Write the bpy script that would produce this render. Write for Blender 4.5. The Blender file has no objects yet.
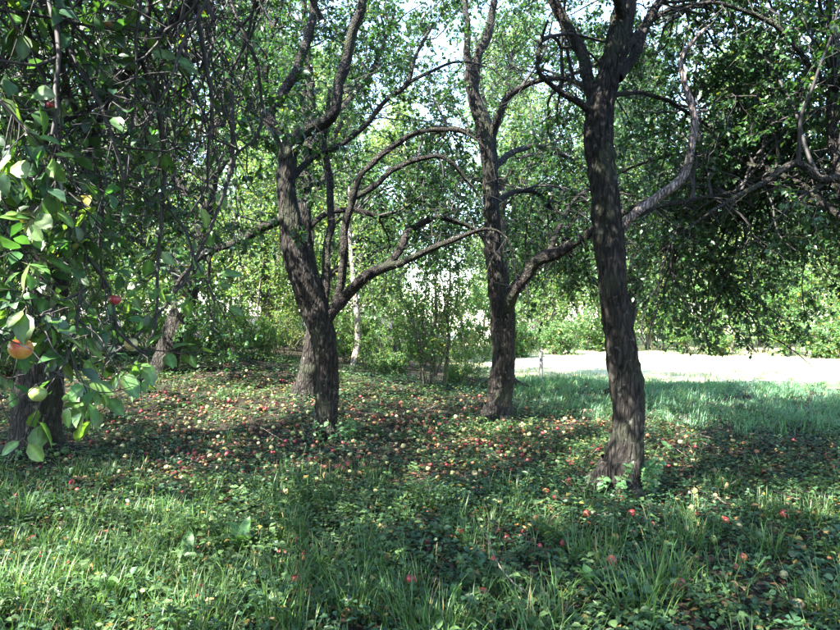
import bpy, math
import numpy as np
from mathutils import Vector, Matrix, noise

scene = bpy.context.scene
COL = scene.collection
RAD = math.radians

# ------------------------------------------------------------------ camera
F_PX, CX, CY, CAM_H = 680.0, 420.0, 315.0, 1.6      # pixels of the 840x630 photograph
cam_d = bpy.data.cameras.new("camera")
cam = bpy.data.objects.new("camera", cam_d)
COL.objects.link(cam)
cam.location = (0, 0, CAM_H)
cam.rotation_euler = (RAD(90), 0, 0)
cam_d.sensor_width = 36.0
cam_d.lens = 36.0 * F_PX / 840.0
cam_d.clip_start = 0.05
cam_d.clip_end = 2000
scene.camera = cam

# ------------------------------------------------------------------ sky and sun
SUN_EL, SUN_AZ = 48.0, 52.0          # light travels forward, turned SUN_AZ degrees to +X
world = bpy.data.worlds.new("World")
scene.world = world
world.use_nodes = True
wn = world.node_tree
sky = wn.nodes.new("ShaderNodeTexSky")
sky.sky_type = 'NISHITA'
sky.sun_disc = False
sky.sun_elevation = RAD(SUN_EL)
sky.sun_rotation = RAD(180 + SUN_AZ)
sky.air_density = 1.0
sky.dust_density = 0.6
sky.ozone_density = 1.6
wn.links.new(sky.outputs[0], wn.nodes["Background"].inputs[0])
wn.nodes["Background"].inputs[1].default_value = 0.15

sun_d = bpy.data.lights.new("sun", 'SUN')
sun_d.energy = 5.0
sun_d.angle = RAD(0.53)
sun_d.color = (1.0, 0.95, 0.86)
sun = bpy.data.objects.new("sun", sun_d)
COL.objects.link(sun)
sdir = Vector((math.sin(RAD(SUN_AZ)) * math.cos(RAD(SUN_EL)), math.cos(RAD(SUN_AZ)) * math.cos(RAD(SUN_EL)), -math.sin(RAD(SUN_EL))))
sun.rotation_euler = sdir.to_track_quat('-Z', 'Y').to_euler()
sun.location = (-6, -8, 14)

scene.view_settings.view_transform = 'Standard'
scene.view_settings.look = 'None'
scene.view_settings.gamma = 1.0
scene.view_settings.exposure = 3.4
cy = scene.cycles
cy.max_bounces = 8
cy.diffuse_bounces = 4
cy.glossy_bounces = 2
cy.transmission_bounces = 5
cy.transparent_max_bounces = 6
cy.caustics_reflective = False
cy.caustics_refractive = False
cy.use_denoising = True

rng = np.random.default_rng(11)

# ------------------------------------------------------------------ small helpers
def at(px, py, d):
    return np.array([(px - CX) / F_PX * d, d, CAM_H - (py - CY) / F_PX * d])

def sstep(a, b, x):
    t = np.clip((np.asarray(x, float) - a) / (b - a), 0, 1)
    return t * t * (3 - 2 * t)

def bump2(x, y):
    return (np.sin(x * 1.3 + 0.7 * np.sin(y * 0.9)) * np.sin(y * 1.1 + 0.6 * np.sin(x * 0.7 + 1.0)) * 0.6
            + np.sin(x * 2.9 + y * 1.7 + 1.3) * np.sin(y * 3.1 - x * 1.1) * 0.4)

def ground_z(x, y):
    x = np.asarray(x, float); y = np.asarray(y, float)
    h = 0.75 * sstep(7.5, 14, y) * sstep(2.5, -5, x)
    near = 1 - sstep(30, 60, np.hypot(x, y))
    return h + 0.035 * bump2(x, y) * near + 0.10 * sstep(11, 14, y) * sstep(17, 14, y) * sstep(1.5, 4, x)

def unit(v):
    return v / np.maximum(np.linalg.norm(v, axis=-1, keepdims=True), 1e-9)

class Geo:
    def __init__(self):
        self.V, self.T, self.Q, self.C, self.n = [], [], [], [], 0
    def add(self, V, T=None, Q=None, C=None):
        V = np.asarray(V, np.float32).reshape(-1, 3)
        if T is not None and len(T): self.T.append(np.asarray(T, np.int64).reshape(-1, 3) + self.n)
        if Q is not None and len(Q): self.Q.append(np.asarray(Q, np.int64).reshape(-1, 4) + self.n)
        self.V.append(V)
        if C is not None: self.C.append(np.asarray(C, np.float32).reshape(-1, 3))
        self.n += len(V)
        return self
    def mesh(self, name, mat=None, smooth=True):
        V = np.concatenate(self.V) if self.V else np.zeros((0, 3), np.float32)
        T = np.concatenate(self.T) if self.T else np.zeros((0, 3), np.int64)
        Q = np.concatenate(self.Q) if self.Q else np.zeros((0, 4), np.int64)
        me = bpy.data.meshes.new(name)
        me.vertices.add(len(V)); me.vertices.foreach_set("co", V.ravel())
        nl = T.size + Q.size
        me.loops.add(nl)
        me.loops.foreach_set("vertex_index", np.concatenate([T.ravel(), Q.ravel()]).astype(np.int32))
        npoly = len(T) + len(Q)
        me.polygons.add(npoly)
        st = np.concatenate([np.arange(len(T)) * 3, T.size + np.arange(len(Q)) * 4]).astype(np.int32)
        me.polygons.foreach_set("loop_start", st)
        me.polygons.foreach_set("use_smooth", np.full(npoly, smooth))
        if self.C:
            C = np.concatenate(self.C)
            a = me.color_attributes.new("tint", 'FLOAT_COLOR', 'POINT')
            a.data.foreach_set("color", np.concatenate([C, np.ones((len(C), 1), np.float32)], 1).ravel())
        me.update(calc_edges=True)
        if mat: me.materials.append(mat)
        return me
    def obj(self, name, mat=None, parent=None, smooth=True):
        return link(name, self.mesh(name, mat, smooth), parent)

def link(name, data, parent=None):
    o = bpy.data.objects.new(name, data)
    COL.objects.link(o)
    if parent: o.parent = parent
    return o

def tag(o, label=None, cat=None, group=None, kind=None):
    if label: o["label"] = label
    if cat: o["category"] = cat
    if group: o["group"] = group
    if kind: o["kind"] = kind
    return o

def empty(name, loc=(0, 0, 0)):
    o = link(name, None)
    o.location = loc
    o.empty_display_size = 0.1
    return o

def copy_tree(o, parent=None):
    c = o.copy(); COL.objects.link(c); c.parent = parent
    c.matrix_parent_inverse = o.matrix_parent_inverse.copy()
    for ch in list(o.children):
        copy_tree(ch, c)
    return c

# ------------------------------------------------------------------ materials
def new_mat(name):
    m = bpy.data.materials.new(name)
    m.use_nodes = True
    nt = m.node_tree
    return m, nt, nt.nodes, nt.links, nt.nodes["Principled BSDF"]

def ramp(N, stops):
    r = N.new("ShaderNodeValToRGB")
    e = r.color_ramp.elements
    while len(e) < len(stops): e.new(0.5)
    for i, (p, c) in enumerate(stops):
        e[i].position = p; e[i].color = (*c, 1)
    return r

def leaf_mat(name, trans=0.35, rough=0.5, spec=0.35, tcol=(1.5, 1.7, 0.55)):
    m, nt, N, L, b = new_mat(name)
    a = N.new("ShaderNodeAttribute"); a.attribute_name = "tint"
    n = N.new("ShaderNodeTexNoise"); n.inputs["Scale"].default_value = 60
    g = N.new("ShaderNodeNewGeometry")
    L.new(g.outputs["Position"], n.inputs["Vector"])
    r = ramp(N, [(0.3, (0.72, 0.72, 0.72)), (0.7, (1.2, 1.2, 1.2))])
    L.new(n.outputs[0], r.inputs[0])
    mx = N.new("ShaderNodeMixRGB"); mx.blend_type = 'MULTIPLY'; mx.inputs[0].default_value = 1
    L.new(a.outputs["Color"], mx.inputs[1]); L.new(r.outputs[0], mx.inputs[2])
    L.new(mx.outputs[0], b.inputs["Base Color"])
    b.inputs["Roughness"].default_value = rough
    b.inputs["Specular IOR Level"].default_value = spec
    t = N.new("ShaderNodeBsdfTranslucent")
    mt = N.new("ShaderNodeMixRGB"); mt.blend_type = 'MULTIPLY'; mt.inputs[0].default_value = 1
    mt.inputs[2].default_value = (*tcol, 1)
    L.new(mx.outputs[0], mt.inputs[1]); L.new(mt.outputs[0], t.inputs[0])
    ms = N.new("ShaderNodeMixShader"); ms.inputs[0].default_value = trans
    L.new(b.outputs[0], ms.inputs[1]); L.new(t.outputs[0], ms.inputs[2])
    L.new(ms.outputs[0], N["Material Output"].inputs[0])
    return m

def bark_mat(name, dark, mid, light, scale=1.0, moss=None, zsq=0.22):
    m, nt, N, L, b = new_mat(name)
    g = N.new("ShaderNodeNewGeometry")
    mp = N.new("ShaderNodeMapping"); mp.inputs["Scale"].default_value = (30 * scale, 30 * scale, 30 * scale * zsq)
    L.new(g.outputs["Position"], mp.inputs[0])
    n1 = N.new("ShaderNodeTexNoise"); n1.inputs["Scale"].default_value = 1.0; n1.inputs["Detail"].default_value = 6; n1.inputs["Roughness"].default_value = 0.65
    L.new(mp.outputs[0], n1.inputs["Vector"])
    v = N.new("ShaderNodeTexVoronoi"); v.feature = 'DISTANCE_TO_EDGE'; v.inputs["Scale"].default_value = 0.85
    mv = N.new("ShaderNodeMixRGB"); mv.blend_type = 'ADD'; mv.inputs[0].default_value = 0.6
    L.new(mp.outputs[0], mv.inputs[1]); L.new(n1.outputs["Color"], mv.inputs[2]); L.new(mv.outputs[0], v.inputs["Vector"])
    r = ramp(N, [(0.28, dark), (0.5, mid), (0.74, light)])
    L.new(n1.outputs[0], r.inputs[0])
    cr = ramp(N, [(0.0, (0.16, 0.15, 0.14)), (0.22, (1.15, 1.15, 1.15))])
    L.new(v.outputs["Distance"], cr.inputs[0])
    mu = N.new("ShaderNodeMixRGB"); mu.blend_type = 'MULTIPLY'; mu.inputs[0].default_value = 0.8
    L.new(r.outputs[0], mu.inputs[1]); L.new(cr.outputs[0], mu.inputs[2])
    col = mu.outputs[0]
    if moss:
        n2 = N.new("ShaderNodeTexNoise"); n2.inputs["Scale"].default_value = 3.3; n2.inputs["Detail"].default_value = 5
        L.new(g.outputs["Position"], n2.inputs["Vector"])
        r2 = ramp(N, [(0.5, (0, 0, 0)), (0.66, (0.75, 0.75, 0.75))])
        L.new(n2.outputs[0], r2.inputs[0])
        mm = N.new("ShaderNodeMixRGB"); mm.inputs[2].default_value = (*moss, 1)
        L.new(r2.outputs[0], mm.inputs[0]); L.new(col, mm.inputs[1])
        col = mm.outputs[0]
        n4 = N.new("ShaderNodeTexNoise"); n4.inputs["Scale"].default_value = 17; n4.inputs["Detail"].default_value = 4
        L.new(g.outputs["Position"], n4.inputs["Vector"])
        r4 = ramp(N, [(0.62, (0, 0, 0)), (0.70, (0.7, 0.7, 0.7))]); L.new(n4.outputs[0], r4.inputs[0])
        ml = N.new("ShaderNodeMixRGB"); ml.inputs[2].default_value = (0.12, 0.125, 0.10, 1)
        L.new(r4.outputs[0], ml.inputs[0]); L.new(col, ml.inputs[1])
        col = ml.outputs[0]
    L.new(col, b.inputs["Base Color"])
    b.inputs["Roughness"].default_value = 0.85
    b.inputs["Specular IOR Level"].default_value = 0.25
    hb = N.new("ShaderNodeMath"); hb.operation = 'MULTIPLY_ADD'; hb.inputs[1].default_value = 0.5
    L.new(cr.outputs[0], hb.inputs[0]); L.new(n1.outputs[0], hb.inputs[2])
    bp = N.new("ShaderNodeBump"); bp.inputs["Strength"].default_value = 1.0; bp.inputs["Distance"].default_value = 0.04
    L.new(hb.outputs[0], bp.inputs["Height"]); L.new(bp.outputs[0], b.inputs["Normal"])
    return m

def apple_mat(name, base, blush, amount, skin=0.4, ax=0):
    m, nt, N, L, b = new_mat(name)
    tc = N.new("ShaderNodeTexCoord"); oi = N.new("ShaderNodeObjectInfo")
    n = N.new("ShaderNodeTexNoise"); n.noise_dimensions = '4D'; n.inputs["Scale"].default_value = 14 if name == 'sunny_apple' else 0.8; n.inputs["Detail"].default_value = 3
    mw = N.new("ShaderNodeMath"); mw.operation = 'MULTIPLY'; mw.inputs[1].default_value = 40
    L.new(oi.outputs["Random"], mw.inputs[0]); L.new(mw.outputs[0], n.inputs["W"])
    L.new(tc.outputs["Object"], n.inputs["Vector"])
    sp = N.new("ShaderNodeSeparateXYZ"); L.new(tc.outputs["Object"], sp.inputs[0])
    side = N.new("ShaderNodeMath"); side.operation = 'MULTIPLY_ADD'; side.inputs[1].default_value = 7.0 if name == 'sunny_apple' else 0.25
    L.new(sp.outputs[ax], side.inputs[0]); L.new(n.outputs[0], side.inputs[2])
    r = ramp(N, [(0.62 - amount * 0.55, base), (0.9 - amount * 0.55, blush)])
    L.new(side.outputs[0], r.inputs[0])
    n2 = N.new("ShaderNodeTexNoise"); n2.inputs["Scale"].default_value = 260 if name == 'sunny_apple' else 9
    L.new(tc.outputs["Object"], n2.inputs["Vector"])
    r2 = ramp(N, [(0.35, (0.75, 0.72, 0.7)), (0.62, (1.08, 1.06, 1.0))])
    L.new(n2.outputs[0], r2.inputs[0])
    mu = N.new("ShaderNodeMixRGB"); mu.blend_type = 'MULTIPLY'; mu.inputs[0].default_value = 0.8
    L.new(r.outputs[0], mu.inputs[1]); L.new(r2.outputs[0], mu.inputs[2])
    n3 = N.new("ShaderNodeTexNoise"); n3.noise_dimensions = '4D'; n3.inputs["Scale"].default_value = 0.9 if name != 'sunny_apple' else 20
    L.new(tc.outputs["Object"], n3.inputs["Vector"]); L.new(mw.outputs[0], n3.inputs["W"])
    r3 = ramp(N, [(0.56, (0, 0, 0)), (0.62, (0.9, 0.9, 0.9))] if name != 'sunny_apple' else [(0.7, (0, 0, 0)), (0.75, (0.5, 0.5, 0.5))])
    L.new(n3.outputs[0], r3.inputs[0])
    mb = N.new("ShaderNodeMixRGB"); mb.inputs[2].default_value = (0.085, 0.042, 0.022, 1)        # bruises
    L.new(r3.outputs[0], mb.inputs[0]); L.new(mu.outputs[0], mb.inputs[1])
    L.new(mb.outputs[0], b.inputs["Base Color"])
    b.inputs["Roughness"].default_value = skin
    b.inputs["Specular IOR Level"].default_value = 0.4
    b.inputs["Subsurface Weight"].default_value = 0.0
    return m

def plain_mat(name, c, rough=0.8, var=0.25, scale=40):
    m, nt, N, L, b = new_mat(name)
    n = N.new("ShaderNodeTexNoise"); n.inputs["Scale"].default_value = scale; n.inputs["Detail"].default_value = 4
    g = N.new("ShaderNodeNewGeometry"); L.new(g.outputs["Position"], n.inputs["Vector"])
    r = ramp(N, [(0.3, tuple(x * (1 - var) for x in c)), (0.7, tuple(x * (1 + var) for x in c))])
    L.new(n.outputs[0], r.inputs[0]); L.new(r.outputs[0], b.inputs["Base Color"])
    b.inputs["Roughness"].default_value = rough
    return m

M = {}
M["leaf"] = leaf_mat("apple_leaf", 0.36, 0.36, 0.6)
M["forest_leaf"] = leaf_mat("woodland_leaf", 0.5, 0.5, 0.3, (1.45, 1.6, 0.65))
M["cover_leaf"] = leaf_mat("ground_cover_leaf", 0.25, 0.48, 0.4)
M["grass"] = leaf_mat("grass_blade", 0.38, 0.45, 0.35, (1.35, 1.5, 0.6))
M["litter"] = leaf_mat("fallen_leaf", 0.15, 0.8, 0.2, (1.2, 1.0, 0.6))
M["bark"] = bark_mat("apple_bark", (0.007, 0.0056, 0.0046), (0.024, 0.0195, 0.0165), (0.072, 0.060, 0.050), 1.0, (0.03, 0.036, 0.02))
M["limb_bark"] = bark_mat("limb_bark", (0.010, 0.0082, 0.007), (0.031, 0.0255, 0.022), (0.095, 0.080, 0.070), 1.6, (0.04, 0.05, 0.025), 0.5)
M["twig"] = plain_mat("twig_bark", (0.016, 0.0135, 0.013), 0.75, 0.45, 30)
M["dead"] = bark_mat("bare_dead_wood", (0.16, 0.12, 0.105), (0.30, 0.24, 0.215), (0.42, 0.36, 0.33), 1.3, None, 0.3)
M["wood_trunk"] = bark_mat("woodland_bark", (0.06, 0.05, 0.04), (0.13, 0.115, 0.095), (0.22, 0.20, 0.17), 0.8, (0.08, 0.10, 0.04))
M["pale_trunk"] = bark_mat("pale_bark", (0.16, 0.14, 0.12), (0.30, 0.27, 0.24), (0.42, 0.38, 0.34), 1.0)
M["green_twig"] = plain_mat("green_twig", (0.14, 0.15, 0.05), 0.6)
M["post"] = plain_mat("weathered_post", (0.16, 0.155, 0.145), 0.85, 0.3)
M["apple_red"] = apple_mat("red_apple", (0.26, 0.055, 0.042), (0.25, 0.028, 0.036), 0.85)
M["apple_blush"] = apple_mat("blushed_apple", (0.30, 0.19, 0.07), (0.26, 0.04, 0.036), 0.45)
M["apple_yellow"] = apple_mat("yellow_apple", (0.38, 0.32, 0.15), (0.34, 0.20, 0.10), 0.2)
M["apple_green"] = apple_mat("green_apple", (0.20, 0.27, 0.08), (0.30, 0.28, 0.10), 0.25)
M["apple_hang"] = apple_mat("sunny_apple", (0.42, 0.27, 0.06), (0.40, 0.03, 0.035), 0.22, 0.35, 2)
M["apple_brown"] = apple_mat("rotting_apple", (0.24, 0.13, 0.06), (0.12, 0.05, 0.03), 0.5, 0.65)

def ground_material():
    m, nt, N, L, b = new_mat("orchard_ground")
    g = N.new("ShaderNodeNewGeometry")
    n = N.new("ShaderNodeTexNoise"); n.inputs["Scale"].default_value = 9; n.inputs["Detail"].default_value = 8; n.inputs["Roughness"].default_value = 0.7
    L.new(g.outputs["Position"], n.inputs["Vector"])
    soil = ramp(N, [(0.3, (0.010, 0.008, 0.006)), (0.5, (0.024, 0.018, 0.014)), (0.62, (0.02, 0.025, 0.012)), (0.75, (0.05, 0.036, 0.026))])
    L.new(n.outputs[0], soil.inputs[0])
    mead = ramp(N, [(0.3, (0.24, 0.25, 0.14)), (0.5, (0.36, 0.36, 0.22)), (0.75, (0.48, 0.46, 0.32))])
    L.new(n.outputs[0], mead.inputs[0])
    # the mown field starts beyond the tall grass, to the right of the wood
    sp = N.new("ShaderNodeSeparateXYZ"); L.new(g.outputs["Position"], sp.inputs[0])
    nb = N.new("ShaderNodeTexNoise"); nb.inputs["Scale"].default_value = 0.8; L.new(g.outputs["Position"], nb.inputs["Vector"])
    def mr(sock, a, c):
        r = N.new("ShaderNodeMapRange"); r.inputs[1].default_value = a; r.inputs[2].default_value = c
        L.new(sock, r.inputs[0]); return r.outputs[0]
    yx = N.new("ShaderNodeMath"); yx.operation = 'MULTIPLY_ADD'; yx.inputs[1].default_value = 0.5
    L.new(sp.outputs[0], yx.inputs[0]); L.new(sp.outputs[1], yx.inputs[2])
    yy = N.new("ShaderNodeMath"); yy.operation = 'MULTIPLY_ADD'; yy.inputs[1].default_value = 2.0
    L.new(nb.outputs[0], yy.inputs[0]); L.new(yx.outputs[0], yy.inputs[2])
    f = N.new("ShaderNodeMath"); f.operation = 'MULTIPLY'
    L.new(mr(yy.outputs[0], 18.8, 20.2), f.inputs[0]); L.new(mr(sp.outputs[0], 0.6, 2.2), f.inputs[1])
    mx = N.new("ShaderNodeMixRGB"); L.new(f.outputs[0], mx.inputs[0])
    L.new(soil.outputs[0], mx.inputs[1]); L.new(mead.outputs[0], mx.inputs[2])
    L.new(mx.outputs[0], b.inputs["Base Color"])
    b.inputs["Roughness"].default_value = 0.95; b.inputs["Specular IOR Level"].default_value = 0.15
    bp = N.new("ShaderNodeBump"); bp.inputs["Strength"].default_value = 1.0; bp.inputs["Distance"].default_value = 0.04
    L.new(n.outputs[0], bp.inputs["Height"]); L.new(bp.outputs[0], b.inputs["Normal"])
    return m
M["ground"] = ground_material()

# ------------------------------------------------------------------ ground
def axis(lo, hi, fine_lo, fine_hi, step):
    f = np.arange(fine_lo, fine_hi + 1e-6, step)
    a = fine_lo - np.geomspace(step, fine_lo - lo, 26)[::-1]
    c = fine_hi + np.geomspace(step, hi - fine_hi, 26)
    return np.concatenate([a, f, c])
xs = axis(-500, 500, -14, 18, 0.22)
ys = axis(-300, 700, -4, 24, 0.22)
XX, YY = np.meshgrid(xs, ys)
ZZ = ground_z(XX, YY)
nx, ny = len(xs), len(ys)
ii = (np.arange(ny - 1)[:, None] * nx + np.arange(nx - 1)[None, :]).ravel()
gg = Geo().add(np.stack([XX, YY, ZZ], -1), Q=np.stack([ii, ii + 1, ii + nx + 1, ii + nx], 1))
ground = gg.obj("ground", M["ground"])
tag(ground, "dark orchard soil passing into a pale mown field", kind="structure")

# ------------------------------------------------------------------ tubes, leaves, growth
def tube_batch(P, R, sides):
    """P [n,k,3], R [n,k] -> verts, quads"""
    n, k = P.shape[:2]
    T = np.empty_like(P)
    T[:, 1:-1] = P[:, 2:] - P[:, :-2]; T[:, 0] = P[:, 1] - P[:, 0]; T[:, -1] = P[:, -1] - P[:, -2]
    T = unit(T)
    mean = unit(P[:, -1] - P[:, 0] + 1e-6)
    ref = np.eye(3)[np.argmin(np.abs(mean), 1)][:, None, :]
    A = unit(np.cross(T, np.broadcast_to(ref, T.shape)))
    B = np.cross(T, A)
    th = np.arange(sides) * 2 * np.pi / sides
    V = P[:, :, None, :] + R[:, :, None, None] * (np.cos(th)[None, None, :, None] * A[:, :, None, :] + np.sin(th)[None, None, :, None] * B[:, :, None, :])
    base = np.arange(n)[:, None, None] * (k * sides) + np.arange(k - 1)[None, :, None] * sides
    j = np.arange(sides)[None, None, :]; j2 = (j + 1) % sides
    Q = np.stack([base + j, base + j2, base + sides + j2, base + sides + j], -1).reshape(-1, 4)
    return V.reshape(-1, 3), Q

def catmull(pts, n):
    pts = np.asarray(pts, float)
    p = np.vstack([2 * pts[0] - pts[1], pts, 2 * pts[-1] - pts[-2]])
    seg = np.linalg.norm(np.diff(pts[:, :3], axis=0), axis=1)
    cum = np.concatenate([[0], np.cumsum(seg)])
    s = np.linspace(0, cum[-1], n)
    i = np.clip(np.searchsorted(cum, s, side="right") - 1, 0, len(seg) - 1)
    t = ((s - cum[i]) / seg[i])[:, None]
    p0, p1, p2, p3 = p[i], p[i + 1], p[i + 2], p[i + 3]
    return 0.5 * (2 * p1 + (p2 - p0) * t + (2 * p0 - 5 * p1 + 4 * p2 - p3) * t ** 2 + (3 * p1 - p0 - 3 * p2 + p3) * t ** 3)

def limb_points(spec, n=None):
    """spec rows (px, py, width_px, depth) -> [k,4] x y z r"""
    rows = [np.append(at(a, b, d), 0.44 * w / F_PX * d) for a, b, w, d in spec]
    L = sum(np.linalg.norm(rows[i + 1][:3] - rows[i][:3]) for i in range(len(rows) - 1))
    return catmull(rows, n or max(8, int(L / 0.065)))

def world_limb(rows, n=None):
    L = sum(np.linalg.norm(np.subtract(rows[i + 1][:3], rows[i][:3])) for i in range(len(rows) - 1))
    return catmull(rows, n or max(8, int(L / 0.065)))

def bark_tube(geo, LP, sides=20, rough=0.09, ridge=0.008, flare=0.0, seed=0.0, wob=0.012, cap=True):
    P, R = LP[:, :3].copy(), np.maximum(LP[:, 3].copy(), 0.002)
    k = len(P)
    for i in range(k):                                     # a wandering, kinked centre line
        v = noise.noise_vector(Vector((P[i] * 2.3 + seed).tolist()))
        v2 = noise.noise_vector(Vector((P[i] * 6.5 + seed * 2).tolist()))
        P[i] += (np.array(v) + 0.35 * np.array(v2)) * wob * min(1.0, R[i] * 14)
    T = np.gradient(P, axis=0); T = unit(T)
    a = np.cross(T[0], [0, 1, 0.2]); a /= np.linalg.norm(a)
    V = np.empty((k, sides, 3))
    s = np.concatenate([[0], np.cumsum(np.linalg.norm(np.diff(P, axis=0), axis=1))])
    for i in range(k):
        a = a - T[i] * a.dot(T[i]); a /= np.linalg.norm(a)
        b = np.cross(T[i], a)
        for j in range(sides):
            th = 2 * math.pi * j / sides
            c, sn = math.cos(th), math.sin(th)
            n1 = noise.noise(Vector((c * 1.1 + seed, sn * 1.1, s[i] * 2.2 + seed)))
            n2 = noise.noise(Vector((c * R[i] * 42 + seed * 3, sn * R[i] * 42, s[i] * 9)))
            n3 = noise.noise(Vector((c * 2.4 + seed * 2, sn * 2.4, s[i] * 5 + 7)))
            r = R[i] * (1 + rough * n1 * 1.6 + rough * 0.8 * n3) + ridge * (abs(n2) * 2 - 0.5)
            if flare:
                r *= 1 + flare * math.exp(-s[i] / 0.22) * (0.75 + 0.55 * math.cos(3 * th + seed) + 0.35 * math.cos(5 * th + 2 * seed))
            V[i, j] = P[i] + r * (c * a + sn * b)
    base = np.arange(k - 1)[:, None] * sides
    j = np.arange(sides)[None, :]; j2 = (j + 1) % sides
    Q = np.stack([base + j, base + j2, base + sides + j2, base + sides + j], -1).reshape(-1, 4)
    VV = V.reshape(-1, 3)
    Tt = None
    if cap:
        VV = np.vstack([VV, P[-1] + T[-1] * R[-1] * 0.4])
        jj = np.arange(sides)
        Tt = np.stack([(k - 1) * sides + jj, (k - 1) * sides + (jj + 1) % sides, np.full(sides, k * sides)], 1)
    geo.add(VV, Tt, Q)
    return np.column_stack([P, R])

# leaf templates: columns u (along), v (across), w (up)
TP4 = (np.array([[0, 0, 0], [.45, .5, .10], [1, 0, -.10], [.45, -.5, .10], [.45, 0, -.03]], float),
       np.array([[0, 4, 1], [1, 4, 2], [0, 3, 4], [4, 3, 2]]))
TP2 = (np.array([[0, 0, 0], [.45, .5, .08], [1, 0, -.06], [.45, -.5, .08]], float), np.array([[0, 2, 1], [0, 3, 2]]))
TP8 = (np.array([[0, 0, 0], [.28, .42, .09], [.62, .46, .10], [1, 0, -.16], [.62, -.46, .10], [.28, -.42, .09], [.3, 0, 0], [.66, 0, -.02]], float),
       np.array([[0, 6, 1], [1, 6, 7], [1, 7, 2], [2, 7, 3], [0, 5, 6], [5, 7, 6], [5, 4, 7], [4, 3, 7]]))

def leaves(geo, tp, P, D, Nn, Ls, Ws, C):
    U = unit(D)
    S = unit(np.cross(Nn, U)); Wv = np.cross(U, S)
    t, F = tp
    V = (P[:, None, :] + t[None, :, 0, None] * (U * Ls[:, None])[:, None, :] + t[None, :, 1, None] * (S * Ws[:, None])[:, None, :]
         + t[None, :, 2, None] * (Wv * Ls[:, None])[:, None, :])
    n, k = len(P), len(t)
    T = (F[None] + (np.arange(n) * k)[:, None, None]).reshape(-1, 3)
    geo.add(V, T, None, np.repeat(C, k, 0))

def grow(P0, D0, L, k, wander, grav, r=rng):
    d = unit(D0); pts = [P0]
    grav = np.broadcast_to(np.asarray(grav, float), (len(P0),))
    for i in range(k):
        d = unit(d + r.normal(0, wander, d.shape) + np.stack([0 * grav, 0 * grav, -grav], 1))
        pts.append(pts[-1] + d * (L / k)[:, None])
    return np.stack(pts, 1)

def spawn(P, per, tmin, tmax=1.0, fwd=0.6, out=0.9, up=0.0, r=rng):
    n, k = P.shape[:2]
    idx = np.repeat(np.arange(n), per)
    t = r.uniform(tmin, tmax, len(idx)) * (k - 1)
    i = np.minimum(t.astype(int), k - 2); f = (t - i)[:, None]
    p = P[idx, i] * (1 - f) + P[idx, i + 1] * f
    tan = unit(P[idx, i + 1] - P[idx, i])
    rd = unit(r.normal(0, 1, tan.shape)); rd = unit(rd - tan * (rd * tan).sum(1, keepdims=True))
    d = unit(tan * fwd + rd * out + np.array([0, 0, up]))
    return p, d, idx, t / (k - 1)

def tints(n, base, var=0.25, yellow=0.05, r=rng):
    c = np.array(base)[None] * (1 + r.normal(0, var, (n, 1)))
    c = c * (1 + r.normal(0, 0.08, (n, 3)))
    y = r.random(n) < yellow
    c[y] = np.array([0.22, 0.20, 0.035]) * (1 + r.normal(0, 0.2, (y.sum(), 1)))
    return np.clip(c, 0.008, 0.8)

LEAF_G = (0.037, 0.088, 0.033)

def behind(y0, slack=0.0):
    # the side of the crown toward the camera was pruned back up to head height and above
    return lambda p: (p[:, 1] > y0) | (p[:, 2] > 1.75 + 0.5 * p[:, 1] - slack)

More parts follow.
